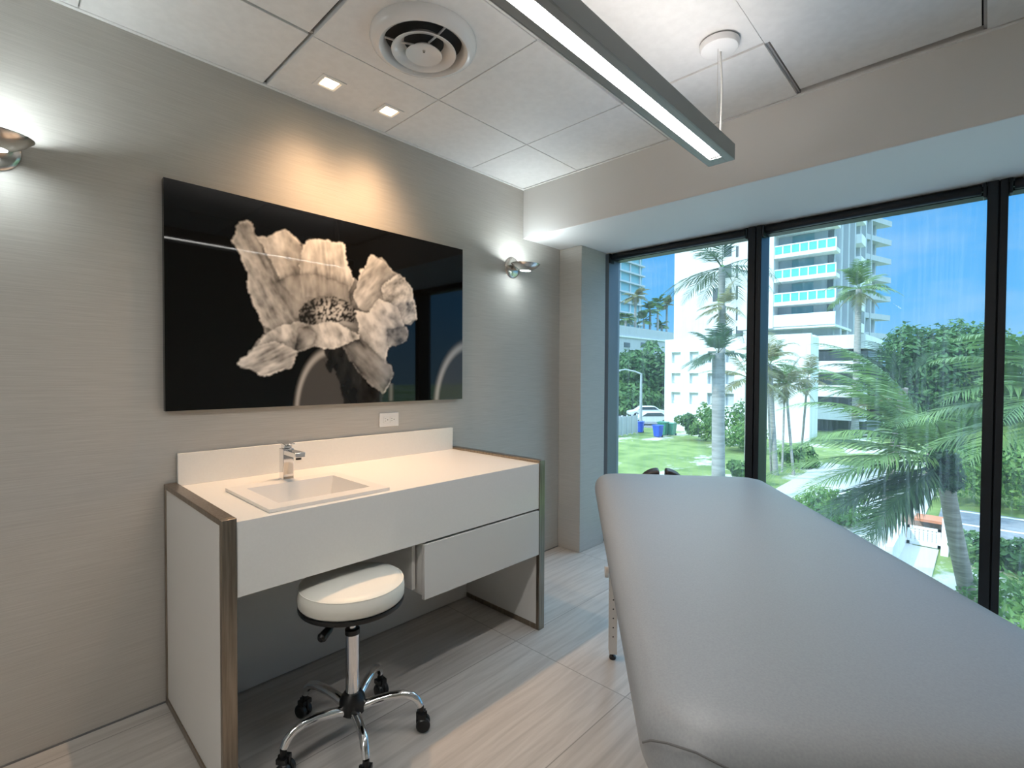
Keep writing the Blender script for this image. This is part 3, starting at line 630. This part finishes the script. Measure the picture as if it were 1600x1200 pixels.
# --- tall white block behind it
HX = 80.0
yl, yr = sight(1053, 500, X=HX).y, sight(1172, 500, X=HX).y
hb_ = thing('tall_white_building', (HX, (yl+yr)/2, GZ), 'tall plain white apartment block rising behind the low building', 'building')
loc(MB().box(HX, HX+5, yr, yl, GZ, 46), hb_).build('building_wall', M['bwhite'], hb_, smooth=False)
for (xa, xb, ya, yb_) in [(1114, 1126, 451, 470), (1129, 1143, 451, 470), (1150, 1161, 414, 433), (1150, 1161, 447, 467), (1150, 1161, 480, 500), (1150, 1161, 385, 400), (1112, 1144, 515, 527), (1150, 1161, 510, 527), (1131, 1143, 385, 400), (1131, 1143, 415, 433)]:
    p0 = sight(xa, ya, X=HX); p1 = sight(xb, yb_, X=HX)
    loc(MB().box(HX-.06, HX+.02, p1.y, p0.y, p1.z, p0.z), hb_).build('window', M['bdark'], hb_, smooth=False)

# --- condominium tower with turquoise glass balconies
TX = 72.0
ya, yb_ = sight(1190, 450, X=TX).y, sight(1306, 450, X=TX).y      # left and right end of the front
tw = thing('balcony_tower', (TX, yb_, GZ), 'white apartment tower with turquoise glass balconies', 'building')
xe = TX*1.43
bk0 = TX+1.9                                                        # set-back wall behind the balconies
ztop = 44
zb0 = sight(1250, 523, X=TX).z
loc(MB().box(bk0, xe, yb_+.6, ya, GZ, ztop), tw).build('tower_wall', mat('tower_render_shade_tint', (.40, .44, .48), .8), tw, smooth=False)  # blue-grey tint puts the flank's shade into the base colour
fin = sight(1209, 450, X=TX).y
loc(MB().box(TX-.2, bk0, fin, ya+3, zb0+1, ztop), tw).build('wall_fin', M['bwhite'], tw, smooth=False)
fl = [sight(1255, y_, X=TX).z for y_ in (354, 393, 431, 469)]       # slab undersides/top lines
pitch = (fl[0]-fl[3])/3
band = sight(1250, 490, X=TX).z
loc(MB().box(TX-.1, TX+.15, yb_, fin, sight(1250, 509, X=TX).z, band), tw).build('parapet_band', M['bwhite'], tw, smooth=False)
loc(MB().box(TX, xe*.8, yb_, fin+2, sight(1250, 509, X=TX).z-.3, sight(1250, 509, X=TX).z), tw).build('podium_slab', M['bwhite'], tw, smooth=False)
for k in range(9):
    z0 = fl[3]+pitch*k
    bl = loc(MB().box(TX-.1, bk0+.3, yb_, fin, z0-.5, z0), tw).build('balcony', M['bwhite'], tw, smooth=False)
    loc(MB().box(TX-.04, TX+.0, yb_+.05, fin, z0+.05, z0+1.05), tw).build('glass_railing', M['rail'], bl, smooth=False)
    rr = MB(); rr.box(TX-.07, TX+.03, yb_, fin, z0+1.02, z0+1.18)
    for q_ in range(8): yy = yb_+.04+(fin-yb_-.08)*q_/7; rr.box(TX-.07, TX+.03, yy-.07, yy+.07, z0, z0+1.06)
    loc(rr, tw).build('railing_posts', M['bwhite'], bl, smooth=False)
for k in range(-1, 9):
    z0 = fl[3]+pitch*k
    d = fin-yb_
    loc(MB().box(bk0-.08, bk0+.02, yb_+d*.40, yb_+d*.76, max(z0, band-.2)+.05, z0+pitch-.6), tw).build('balcony_door', M['bglass'], tw, smooth=False)
    loc(MB().box(bk0-.08, bk0+.02, yb_+.65, yb_+d*.18, max(z0, band-.2)+.05, z0+pitch-.6), tw).build('balcony_window', M['bdark'], tw, smooth=False)
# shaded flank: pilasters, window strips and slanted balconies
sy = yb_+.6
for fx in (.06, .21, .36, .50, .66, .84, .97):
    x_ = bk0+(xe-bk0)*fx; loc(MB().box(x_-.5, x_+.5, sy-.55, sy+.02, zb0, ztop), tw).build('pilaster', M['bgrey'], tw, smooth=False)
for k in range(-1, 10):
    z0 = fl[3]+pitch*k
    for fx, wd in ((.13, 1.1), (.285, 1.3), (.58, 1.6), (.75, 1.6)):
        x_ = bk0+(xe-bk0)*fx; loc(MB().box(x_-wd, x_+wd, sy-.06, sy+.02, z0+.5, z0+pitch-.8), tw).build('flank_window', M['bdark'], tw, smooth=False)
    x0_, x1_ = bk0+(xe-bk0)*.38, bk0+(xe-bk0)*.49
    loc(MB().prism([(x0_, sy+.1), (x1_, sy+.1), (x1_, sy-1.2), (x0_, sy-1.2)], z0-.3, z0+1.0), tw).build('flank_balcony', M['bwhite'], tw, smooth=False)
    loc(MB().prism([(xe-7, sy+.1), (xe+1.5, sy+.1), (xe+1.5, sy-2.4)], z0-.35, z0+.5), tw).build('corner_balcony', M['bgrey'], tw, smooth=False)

# --- white parking podium below the tower
PX = 56.0
y0_, y1_ = sight(1262, 560, X=PX).y, sight(1352, 560, X=PX).y
pk = thing('parking_podium', (PX, y0_, GZ), 'white open parking deck with dark slots below the balcony tower', 'building')
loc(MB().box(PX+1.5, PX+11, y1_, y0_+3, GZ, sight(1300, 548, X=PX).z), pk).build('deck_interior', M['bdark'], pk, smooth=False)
for a, b_ in ((524, 545), (564, 582), (602, 620), (634, 656)):
    loc(MB().box(PX, PX+11, y1_, y0_+3, sight(1300, b_, X=PX).z, sight(1300, a, X=PX).z), pk).build('deck_parapet', M['bwhite'], pk, smooth=False)

# --- left: grey parking garage seen on its shaded flank, glass tower behind
GY = 60.0
pA, pB = sight(955, 508, Y=GY), sight(1056, 520, Y=GY)
gr = thing('grey_parking_garage', (pA.x, GY, GZ), 'long grey parking garage with palms on its roof, far left', 'building')
z1_ = sight(967, 508, Y=GY).z; z0_ = sight(967, 577, Y=GY).z
loc(MB().box(pA.x-12, pB.x+20, GY, GY+20, z0_, z1_), gr).build('garage_wall', M['bgrey'], gr, smooth=False)
for (xa, xb) in ((975, 984), (1001, 1009), (1012, 1019)):
    p0, p1 = sight(xa, 535, Y=GY), sight(xb, 543, Y=GY)
    loc(MB().box(p0.x, p1.x, GY-.1, GY+.05, p1.z, p0.z), gr).build('garage_opening', M['bdark'], gr, smooth=False)
bd = MB()
for y_ in (525, 553, 566):
    p0 = sight(967, y_, Y=GY); bd.box(pA.x-12, pB.x+20, GY-.25, GY+.02, p0.z-.15, p0.z+.15)
loc(bd, gr).build('garage_band', M['bwhite'], gr, smooth=False)
cl = MB()
for k in range(6):
    x_ = pA.x-8+k*9; cl.box(x_-.6, x_+.6, GY+.5, GY+1.7, GZ, z0_)
loc(cl, gr).build('garage_columns', M['bgrey'], gr, smooth=False)
gx = sight(1003, 450, Y=85)
gt = thing('glass_tower', (gx.x, 85, GZ), 'distant teal glass skyscraper at the left of the first window', 'building')
loc(MB().box(gx.x-60, gx.x, 85, 120, GZ, 120), gt).build('tower_body', M['tglass'], gt, smooth=False)
sb = MB()
for k in range(34): sb.box(gx.x-60, gx.x+.8, 84.2, 120, 8+k*3.3, 8.5+k*3.3)
for k in range(10): sb.box(gx.x-58+k*6.2, gx.x-57.4+k*6.2, 84.6, 85.2, GZ, 119)
loc(sb, gt).build('floor_slabs', M['bgrey'], gt, smooth=False)

# ------------------------------------------------------------------ plants
def frond_mesh(mb, root, az, el, length, droop, wind, leaf, n=34, width=.045, side=.8, stiff=.55):
    d0 = Vector((math.cos(el)*math.cos(az), math.cos(el)*math.sin(az), math.sin(el))); p = Vector(root); seg = 16; pts = [p.copy()]; ds = [d0.copy()]
    for i in range(seg):
        s = (i+1)/seg; d = (d0+Vector((0, 0, -droop*s*s))+Vector(wind)*s).normalized(); p = p+d*length/seg; pts.append(p.copy()); ds.append(d)
    mb.tube(pts, [max(.006, .022*(1-k/seg)*length/3) for k in range(seg+1)], 5)
    for k in range(n):
        s = .14+.86*(k+.5)/n; i = min(int(s*seg), seg-1); fr_ = s*seg-i; q = pts[i].lerp(pts[i+1], fr_); d = ds[i]
        sd = d.cross(Vector((0, 0, 1))); sd = sd.normalized() if sd.length > .05 else Vector((1, 0, 0)); ll = leaf*(math.sin(PI*min(1, .16+.84*s)**.8)*.85+.18)*random.uniform(.85, 1.12)
        for sg in (-1, 1):
            ld = (sd*sg*side+d*stiff+Vector(wind)*.75+Vector((random.uniform(-.08, .08), random.uniform(-.08, .08), random.uniform(-.1, .1)-.12))).normalized()
            t_ = (d*1.0 - ld*d.dot(ld)); t_ = t_.normalized()*width*ll/leaf if t_.length > 1e-4 else Vector((0, 0, width))
            m1 = q+ld*ll*.5+Vector((0, 0, -.02*ll)); tip = q+ld*ll+Vector((0, 0, -.16*ll))
            mb.add([q-t_*.4, q+t_*.4, m1+t_*.5, m1-t_*.5, tip], [(0, 1, 2, 3), (3, 2, 4)])
def palm(base, top, label, rb, rt, fr, length, leaf, wind=(0, 0, 0), group=None, fm_='frond', bark='barkg', shaft=0, bend=.0, n=34, width=.05, dead=0, azs=None, cat='palm tree', name='palm_tree'):
    base = Vector(base); top = Vector(top); o = thing(name, base, label, cat, group)
    pts = []; dr = top-base
    for k in range(13):
        s = k/12; pts.append(Vector((dr.x*(s+bend*s*(1-s)), dr.y*(s+bend*s*(1-s)), dr.z*s)))
    MB().tube(pts, [rb*1.25 if k == 0 else rb+(rt-rb)*k/12 for k in range(13)], 14).build('trunk', M[bark], o)
    if shaft: MB().tube([dr+Vector((0, 0, -shaft)), dr+Vector((0, 0, -shaft*.5)), dr+Vector((0, 0, .1))], [rt*1.15, rt*1.0, rt*.6], 12).build('crownshaft', M['crownshaft'], o)
    spec = azs if azs else [(2*PI*k/fr+random.uniform(-.2, .2), random.choice((1.15, .75, .4, .1, -.2)), random.uniform(.85, 1.1), None) for k in range(fr)]
    for az, el, lf, mm in spec:
        f = MB(); frond_mesh(f, dr, az, el, length*lf, 1.0+random.uniform(-.15, .25), wind, leaf, n, width); f.build('frond', M[mm or fm_], o, smooth=False)
    for k in range(dead):
        f = MB(); frond_mesh(f, dr+Vector((0, 0, -.2)), 2*PI*k/dead+.3, -.5, length*.7, 1.6, wind, leaf*.8, n//2, width); f.build('dead_frond', M['frondb'], o, smooth=False)
    return o
WL = Vector((-_r[0]*0, 0, 0))
wl_ = Vector((-.69, .72, 0))                       # the wind blows towards the left of the view
# the wind-blown coconut palm close to the window
T = 12.0
base = sight(1517, 948, Z=GZ); top = sight(1474, 722, t=11.3)
a_l = math.atan2(wl_.y, wl_.x)
azs = [(a_l+.15, .05, 1.05, None), (a_l-.25, .12, 1.1, None), (a_l+.5, .3, 1.0, None), (a_l-.55, .35, 1.0, None), (a_l+.2, .55, 1.05, None), (a_l-.15, .8, 1.1, None), (a_l+.9, .75, 1.0, None), (a_l-1.0, 1.0, 1.0, None),
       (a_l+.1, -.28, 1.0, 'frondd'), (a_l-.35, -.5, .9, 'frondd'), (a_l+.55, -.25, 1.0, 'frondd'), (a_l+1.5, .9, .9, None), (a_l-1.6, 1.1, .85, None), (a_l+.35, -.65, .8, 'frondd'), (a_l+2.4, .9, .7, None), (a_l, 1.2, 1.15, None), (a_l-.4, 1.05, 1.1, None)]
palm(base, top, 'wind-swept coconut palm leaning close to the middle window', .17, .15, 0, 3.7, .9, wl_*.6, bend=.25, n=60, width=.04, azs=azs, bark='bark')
hp = bpy.data.objects[[o.name for o in bpy.data.objects if o.get('label', '').startswith('wind-swept')][0]]
CROWN_LATER = (hp, top-base)
# palm at the right picture edge
base = sight(1700, 980, Z=GZ); top = sight(1690, 640, t=8.0)
azs = [(a_l+.1, .45, 1.0, None), (a_l-.2, .2, 1.0, None), (a_l+.3, -.05, 1.0, None), (a_l-.1, .75, 1.0, None), (a_l+.5, .3, 1.0, None), (a_l-.4, -.2, .9, 'frond'), (a_l, 1.0, 1.0, None), (a_l+PI, .6, 1, None), (a_l+2, .5, 1, None), (a_l-2, .5, 1, None)]
palm(base, top, 'coconut palm fronds blowing in behind the right-hand window bay', .16, .14, 0, 2.6, .8, wl_*.4, n=40, width=.055, azs=azs, bark='bark')
# tall royal palm and two shorter palms in the first bay
palm(gb_(1126, 21.5), sight(1128, 418, t=21.5), 'tall royal palm with green crownshaft in the first window bay', .19, .14, 12, 3.1, .75, wl_*.3, shaft=1.5, n=34, width=.04, bark='barkg', fm_='frondd')
palm(gb_(1127, 19), sight(1129, 478, t=19.0), 'mid-height palm with ragged olive crown in front of the royal palm', .15, .12, 8, 1.15, .45, wl_*.3, n=20, width=.05, bark='barkg', fm_='frondb', dead=3)
palm(gb_(1126, 15.5), sight(1122, 552, t=15.5), 'short thick-trunked palm with wind-blown crown in the first window bay', .215, .18, 10, 1.35, .45, wl_*.55, n=26, width=.04, bark='barkg', fm_='frondd')
palm(sight(1166, 745, Z=GZ), sight(1168, 590, t=24), 'olive palm half hidden by the first mullion', .12, .1, 10, 2.4, .6, wl_*.35, n=28, width=.05, fm_='frondb')
# slender palms in front of the low building
for (xb, yb2, xt, yt, t_, nm, rb) in ((1212, 742, 1203, 570, 27, 'slender palm nearest the first mullion, thickest of the slim trunks', .14), (1240, 742, 1228, 600, 27.5, 'slender leaning palm second from the first mullion', .075), (1222, 738, 1226, 606, 29, 'very thin palm between two slim trunks', .06), (1250, 724, 1262, 590, 29, 'slender palm bowed to the right by the podium corner', .07), (1205, 740, 1198, 560, 26, 'slender palm cut by the first mullion edge', .06)):
    palm(sight(xb, yb2, Z=GZ), sight(xt, yt, t=t_), nm, rb, rb*.8, 14, 1.8, .55, wl_*.35, 'slim palms before the low building', fm_=random.choice(('frondb', 'frond')), n=22, width=.05, bend=.1, dead=2)
# coconut palm in front of the tower
palm(gb_(1337, 46), sight(1342, 452, t=46), 'coconut palm standing in front of the balcony tower', .3, .24, 16, 3.4, .95, (0, 0, 0), n=30, width=.10, dead=4)
palm(gb_(1384, 18), sight(1412, 606, t=17.2), 'dark coconut palm blown left behind the wind-swept palm', .16, .13, 0, 3.0, .8, wl_*.55, fm_='frondd', bark='bark', n=44, width=.04,
     azs=[(a_l, .9, 1.0, None), (a_l-.4, .7, 1.0, None), (a_l+.4, .6, 1.0, None), (a_l+.1, .3, .95, None), (a_l-.3, .1, .9, None), (a_l+.6, 1.1, .9, None), (a_l-.9, 1.0, .8, None), (a_l+2.5, 1.0, .6, None), (a_l+.3, -.2, .8, 'frondb')])
# palms on the garage roof
for k, (x_, y_, s_) in enumerate(((993, 463, 1.0), (1016, 484, .8), (1028, 474, .8), (1042, 476, .8), (978, 498, .7), (1006, 500, .7), (1034, 507, .6))):
    tp = sight(x_, y_, Y=GY+6+2*k % 7); palm((tp.x, tp.y, z1_), tp, ['taller palm on the garage roof beside the glass tower', 'palm on the garage roof, second from the glass tower', 'palm on the garage roof before the blue sky gap', 'palm on the garage roof nearest the tall white block', 'low palm on the garage roof by the window jamb', 'low palm on the garage roof under the tallest roof palm', 'low bushy palm on the garage roof edge by the white block'][k], .35, .28, 12, 4.6*s_, 1.5, wl_*.1, 'palms on the garage roof', n=18, width=.3, fm_='frondb' if k in (0, 3) else 'frond')

def foliage(name, m, parent, blobs, n, size, kind=None):
    """leaf sprays over a set of ellipsoid clumps"""
    wts = np.array([b_[1][0]*b_[1][1]+b_[1][1]*b_[1][2]+b_[1][0]*b_[1][2] for b_ in blobs]); wts = wts/wts.sum(); cnt = (wts*n).astype(int)
    V = []; F = []
    for (c_, r_), k in zip(blobs, cnt):
        d = RNG.normal(size=(k, 3)); d /= np.linalg.norm(d, axis=1)[:, None]; rad = RNG.uniform(.55, 1.03, (k, 1))**.6; p = np.array(c_)+d*np.array(r_)*rad
        nrm = d+RNG.normal(scale=.55, size=(k, 3)); nrm[:, 2] += .35; nrm /= np.linalg.norm(nrm, axis=1)[:, None]
        a = np.cross(nrm, RNG.normal(size=(k, 3))); a /= np.linalg.norm(a, axis=1)[:, None]; b_ = np.cross(nrm, a); s = size*RNG.uniform(.6, 1.3, (k, 1))
        q = np.stack([p-a*s, p-b_*s*.45+nrm*s*.12, p+a*s, p+b_*s*.45+nrm*s*.12], 1).reshape(-1, 3); i0 = len(V); V += q.tolist(); F += [(i0+4*j, i0+4*j+1, i0+4*j+2, i0+4*j+3) for j in range(k)]
    mb = MB(); mb.v = V; mb.f = F; o = mb.build(name, m, parent, smooth=False); return o
def clumps(c0, r, n, k=.42):
    out = []
    for _ in range(n):
        d = Vector((random.gauss(0, 1), random.gauss(0, 1), random.gauss(0, 1))).normalized(); s = random.uniform(.35, .95)
        out.append(((c0[0]+d.x*r[0]*s, c0[1]+d.y*r[1]*s, c0[2]+d.z*r[2]*s), tuple(q*k*random.uniform(.7, 1.2) for q in r)))
    return out
tag(foliage('crown_fibre', M['frondd'], CROWN_LATER[0], [(tuple(CROWN_LATER[1]+Vector((0, 0, -.05))), (.28, .28, .34)), (tuple(CROWN_LATER[1]+Vector((.05, -.1, -.35))), (.25, .25, .3))], 500, .13), 'dark matted fibre and fruit below the fronds')
def tree(center, r, label, n, size, m, nclump=22, trunk=.3, name='leafy_tree', cat='tree', group=None, k=.42):
    random.seed(len(label)*31+n); c0 = Vector(center); o = thing(name, (c0.x, c0.y, GZ), label, cat, group); h = c0.z-GZ
    MB().tube([(0, 0, 0), (.1, .05, h*.5), (0, 0, h)], [trunk, trunk*.8, trunk*.5], 10).build('trunk', M['bark'], o)
    br = MB()
    for q_ in range(5): a = q_*1.26; br.tube([(0, 0, h*.55), (math.cos(a)*r[0]*.35, math.sin(a)*r[1]*.35, h*.85), (math.cos(a)*r[0]*.6, math.sin(a)*r[1]*.6, h*1.05)], [trunk*.5, trunk*.3, trunk*.12], 6)
    br.build('branches', M['bark'], o)
    foliage('crown', m, o, [((0, 0, h), tuple(q*.85 for q in r))]+clumps((0, 0, h), r, nclump, k), n, size); return o
def at_t(x, y, t): return sight(x, y, t=t)
tree(at_t(1462, 590, 27), (2.6, 2.6, 3.4), 'large round dark green tree filling the right of the middle window', 19000, .17, M['leafa'], 44, .35)
tree(at_t(1535, 690, 25), (2.2, 2.2, 3.6), 'bright green tree behind the second mullion', 9000, .16, M['leafb'], 26, .3)
tree(at_t(1600, 640, 24), (2.8, 2.8, 4.2), 'tall green tree seen through the right-hand window bay', 12000, .17, M['leafc'], 30, .3)
tree(at_t(1290, 800, 19), (1.5, 1.5, .8), 'yellow-green young tree by the pale pavement', 2600, .12, M['leafb'], 16, .06)
tree(at_t(1010, 600, 75), (5, 5, 5.5), 'dark green street tree beyond the lamp post', 5000, .45, M['leafa'], 20, .4)
tree(at_t(985, 625, 70), (4.5, 4.5, 3.0), 'lower green tree left of the lamp post', 3500, .42, M['leafc'], 18, .3)
tree(at_t(968, 600, 80), (4.5, 4.5, 5.0), 'street tree against the window jamb beyond the fence', 3500, .45, M['leafa'], 18, .3)
# shrubs at the foot of the white building
for k, (x_, y_, t_, r_) in enumerate(((1108, 662, 41, (1.2, 1.2, 1.4)), (1140, 655, 38, (1.6, 1.6, 2.2)), (1160, 672, 36, (1.8, 1.8, 1.5)), (1075, 662, 42, (.9, .9, .8)), (1252, 718, 30, (1.2, 1.2, .9)), (1160, 732, 25, (.7, .7, .5)))):
    p = at_t(x_, y_, t_); o = tag(foliage('leafy_shrub', M['leafc' if k % 2 else 'leafb'], None, clumps(p, r_, 10, .5), 1300, .16), ['leafy shrub left of the royal palm trunk by the white wall', 'tall shrub directly behind the royal palm trunk', 'dense shrub right of the royal palm trunk', 'small shrub at the foot of the white wall beside the bins', 'dark shrub at the foot of the slim palms', 'small dark bush in the grass beside the thick palm trunk'][k], 'shrub', 'shrubs on the lawn')
# hedges on the right
def hedge(x0, x1, y0, y1, z1, label, n, m='leafb'):
    o = thing('hedge', ((x0+x1)/2, (y0+y1)/2, GZ), label, 'hedge'); h = z1-GZ; bl = []
    nx, ny = max(1, int((x1-x0)/.9)), max(1, int((y1-y0)/.9))
    for i in range(nx):
        for j in range(ny): bl.append((((i+.5)/nx*(x1-x0)-(x1-x0)/2, (j+.5)/ny*(y1-y0)-(y1-y0)/2, h*.55), ((x1-x0)/nx*.75, (y1-y0)/ny*.75, h*.5)))
    foliage('hedge_leaves', M[m], o, bl, n, .12); return o
hedge(27.6, 30.5, -9, 1.4, GZ+3.0, 'tall clipped hedge on the far side of the side street', 9000)
hedge(19.4, 20.3, -8, .45, GZ+.9, 'low dark hedge on the near side of the side street', 5000, 'leafc')
hedge(13.6, 17.4, -9, .2, GZ+.8, 'low green hedge nearest the building', 5000)
hedge(18.0, 19.2, -9, -1.3, GZ+2.8, 'big bright hedge behind the right-hand window bay', 9000)
# walled enclosure with lattice gate
gx_ = 20.6
enc = thing('white_garden_wall', (gx_, 1.8, GZ), 'white rendered garden wall around the lattice gate', 'wall')
pA_ = sight(1416, 812, X=gx_); pB_ = sight(1472, 822, X=gx_); zt2 = pA_.z
loc(MB().box(gx_-3.2, gx_, pA_.y, pA_.y+.2, GZ, zt2-.1), enc).build('left_wall', M['bwhite'], enc, bevel=.02)
loc(MB().prism([(gx_-.6, GZ), (gx_+.1, GZ), (gx_+.1, zt2+.2)], 0, .18, Matrix.Translation((0, pB_.y, 0)) @ Matrix.Rotation(PI/2, 4, 'X')), enc).build('sloped_wall', M['bwhite'], enc)
loc(MB().box(gx_+.7, gx_+1.0, pB_.y-.1, pA_.y+.2, GZ, zt2), enc).build('rear_wall', mat('old_brick_planter', (.34, .24, .19), .9), enc, smooth=False)
loc(MB().box(gx_+.1, gx_+.9, pB_.y-.1, pA_.y-.2, zt2, zt2+.08), enc).build('wall_coping', M['terra'], enc, smooth=False)
gt_ = thing('lattice_gate', (gx_, (pA_.y+pB_.y)/2, GZ), 'white lattice gate standing between the garden walls', 'gate')
lt = MB(); y0g, y1g = pB_.y+.02, pA_.y-.02; hgt = zt2-.15
lt.box(gx_-.03, gx_+.03, y0g, y1g, hgt-.08, hgt); lt.box(gx_-.03, gx_+.03, y0g, y1g, GZ+.05, GZ+.15); lt.box(gx_-.03, gx_+.03, y0g, y0g+.08, GZ+.05, hgt); lt.box(gx_-.03, gx_+.03, y1g-.08, y1g, GZ+.05, hgt)
loc(lt, gt_).build('gate_frame', M['bwhite'], gt_, smooth=False)
lt = MB(); nn = 8
for k in range(nn): y_ = y0g+(y1g-y0g)*(k+.5)/nn; lt.box(gx_-.015, gx_+.005, y_-.04, y_+.04, GZ+.1, hgt-.05)
for k in range(6): z_ = GZ+.2+(hgt-GZ-.3)*k/6; lt.box(gx_-.005, gx_+.015, y0g, y1g, z_-.04, z_+.04)
loc(lt, gt_).build('gate_lattice', M['bwhite'], gt_, smooth=False)

# ------------------------------------------------------------------ street furniture on the left
lp = sight(1001, 672, Z=GZ); tp = sight(1002, 583, t=(lp.x*_f[0]+lp.y*_f[1]))
lm = thing('street_lamp', lp, 'pale street lamp with a curved arm beside the parked cars', 'street lamp'); hL = tp.z-GZ
MB().tube([(0, 0, 0), (0, 0, hL)], [.16, .10], 10).build('lamp_pole', M['fence'], lm)
aD = Vector((-.69, .72, 0))
MB().tube([Vector((0, 0, hL-.1)), Vector((0, 0, hL))+aD*.6+Vector((0, 0, .15)), Vector((0, 0, hL))+aD*1.6+Vector((0, 0, .35)), Vector((0, 0, hL))+aD*2.2+Vector((0, 0, .25))], [.09, .08, .07, .06], 8).build('lamp_arm', M['fence'], lm)
MB().box(-.35, .35, -.12, .12, -.08, .06, Matrix.Translation(Vector((0, 0, hL+.22))+aD*2.4) @ Matrix.Rotation(a_l, 4, 'Z')).build('lamp_head', M['fence'], lm, bevel=.03)
def car(p, rz, label):
    o = thing('parked_car', p, label, 'car', 'parked white cars', rz)
    b_ = MB().prism([(-2.2, .35), (2.2, .35), (2.25, .75), (1.3, .95), (.6, 1.42), (-1.0, 1.45), (-1.7, 1.0), (-2.25, .95)], -.85, .85, Matrix.Rotation(PI/2, 4, 'X')); b_.build('car_body', M['carpaint'], o, bevel=.06)
    MB().prism([(1.15, .98), (.55, 1.36), (-.95, 1.38), (-1.5, 1.0)], -.86, .86, Matrix.Rotation(PI/2, 4, 'X')).build('car_windows', M['cargl'], o)
    for x_ in (-1.35, 1.35):
        for y_ in (-.8, .8): MB().lathe([(0, -.1), (.33, -.1), (.33, .1), (0, .1)], 16, Matrix.Translation((x_, y_, .33)) @ Matrix.Rotation(PI/2, 4, 'X')).build('wheel', M['black_plastic'], o)
c1 = sight(1008, 652, Z=GZ); c1.z = GZ+.03; c2 = sight(1016, 664, Z=GZ); c2.z = GZ+.03
car(c1, a_l, 'white parked car behind the street lamp pole, farther one'); car(c2, a_l, 'white parked car nearest the corner of the white building')
c3 = sight(1012, 640, Z=GZ); c3.z = GZ+.01
car(c3, a_l+.3, 'white vehicle under the street tree, farthest of the cars')
def bin_(x_, y_, m, label, grp, s=1.0):
    p = sight(x_, y_, Z=GZ); o = thing('wheelie_bin', p, label, 'bin', grp, random.uniform(-.3, .3))
    b_ = MB(); w0, w1 = .26*s, .34*s
    b_.add([(-w0, -w0, .06), (w0, -w0, .06), (w0, w0, .06), (-w0, w0, .06), (-w1, -w1, 1.0*s), (w1, -w1, 1.0*s), (w1, w1, 1.0*s), (-w1, w1, 1.0*s)], [(3, 2, 1, 0), (4, 5, 6, 7)]+[(i, (i+1) % 4, 4+(i+1) % 4, 4+i) for i in range(4)]); b_.build('bin_body', m, o, bevel=.02)
    MB().box(-.37*s, .37*s, -.37*s, .40*s, 1.0*s, 1.07*s).build('bin_lid', m, o, bevel=.02)
    for y2 in (-.25, .25): MB().lathe([(0, -.04), (.1, -.04), (.1, .04), (0, .04)], 12, Matrix.Translation((.28*s, y2*s, .1)) @ Matrix.Rotation(PI/2, 4, 'X')).build('wheel', M['black_plastic'], o)
bin_(1000, 676, M['blue'], 'blue wheelie bin at the end of the fence', 'bins on the lawn edge', 1.0)
bin_(1028, 683, M['blue'], 'blue wheelie bin leaning in front of the green bins', 'bins on the lawn edge', 1.0)
bin_(1036, 680, M['green'], 'green wheelie bin just right of a blue bin', 'bins on the lawn edge', 1.15)
bin_(1049, 680, M['green'], 'green wheelie bin farthest right of the bins', 'bins on the lawn edge', 1.05)
fa, fb = sight(955, 684, Z=GZ), sight(995, 677, Z=GZ)
fe = thing('metal_fence', fa, 'grey panel fence beside the blue bin and street', 'fence'); dv = fb-fa
MB().box(0, dv.length, -.03, .03, .1, 1.7, Matrix.Rotation(math.atan2(dv.y, dv.x), 4, 'Z')).build('fence_panel', M['fence'], fe, smooth=False)
for k in range(6):
    MB().box(-.06, .06, -.06, .06, 0, 1.85, Matrix.Translation(dv*k/5)).build('fence_post', M['bgrey'], fe, smooth=False)
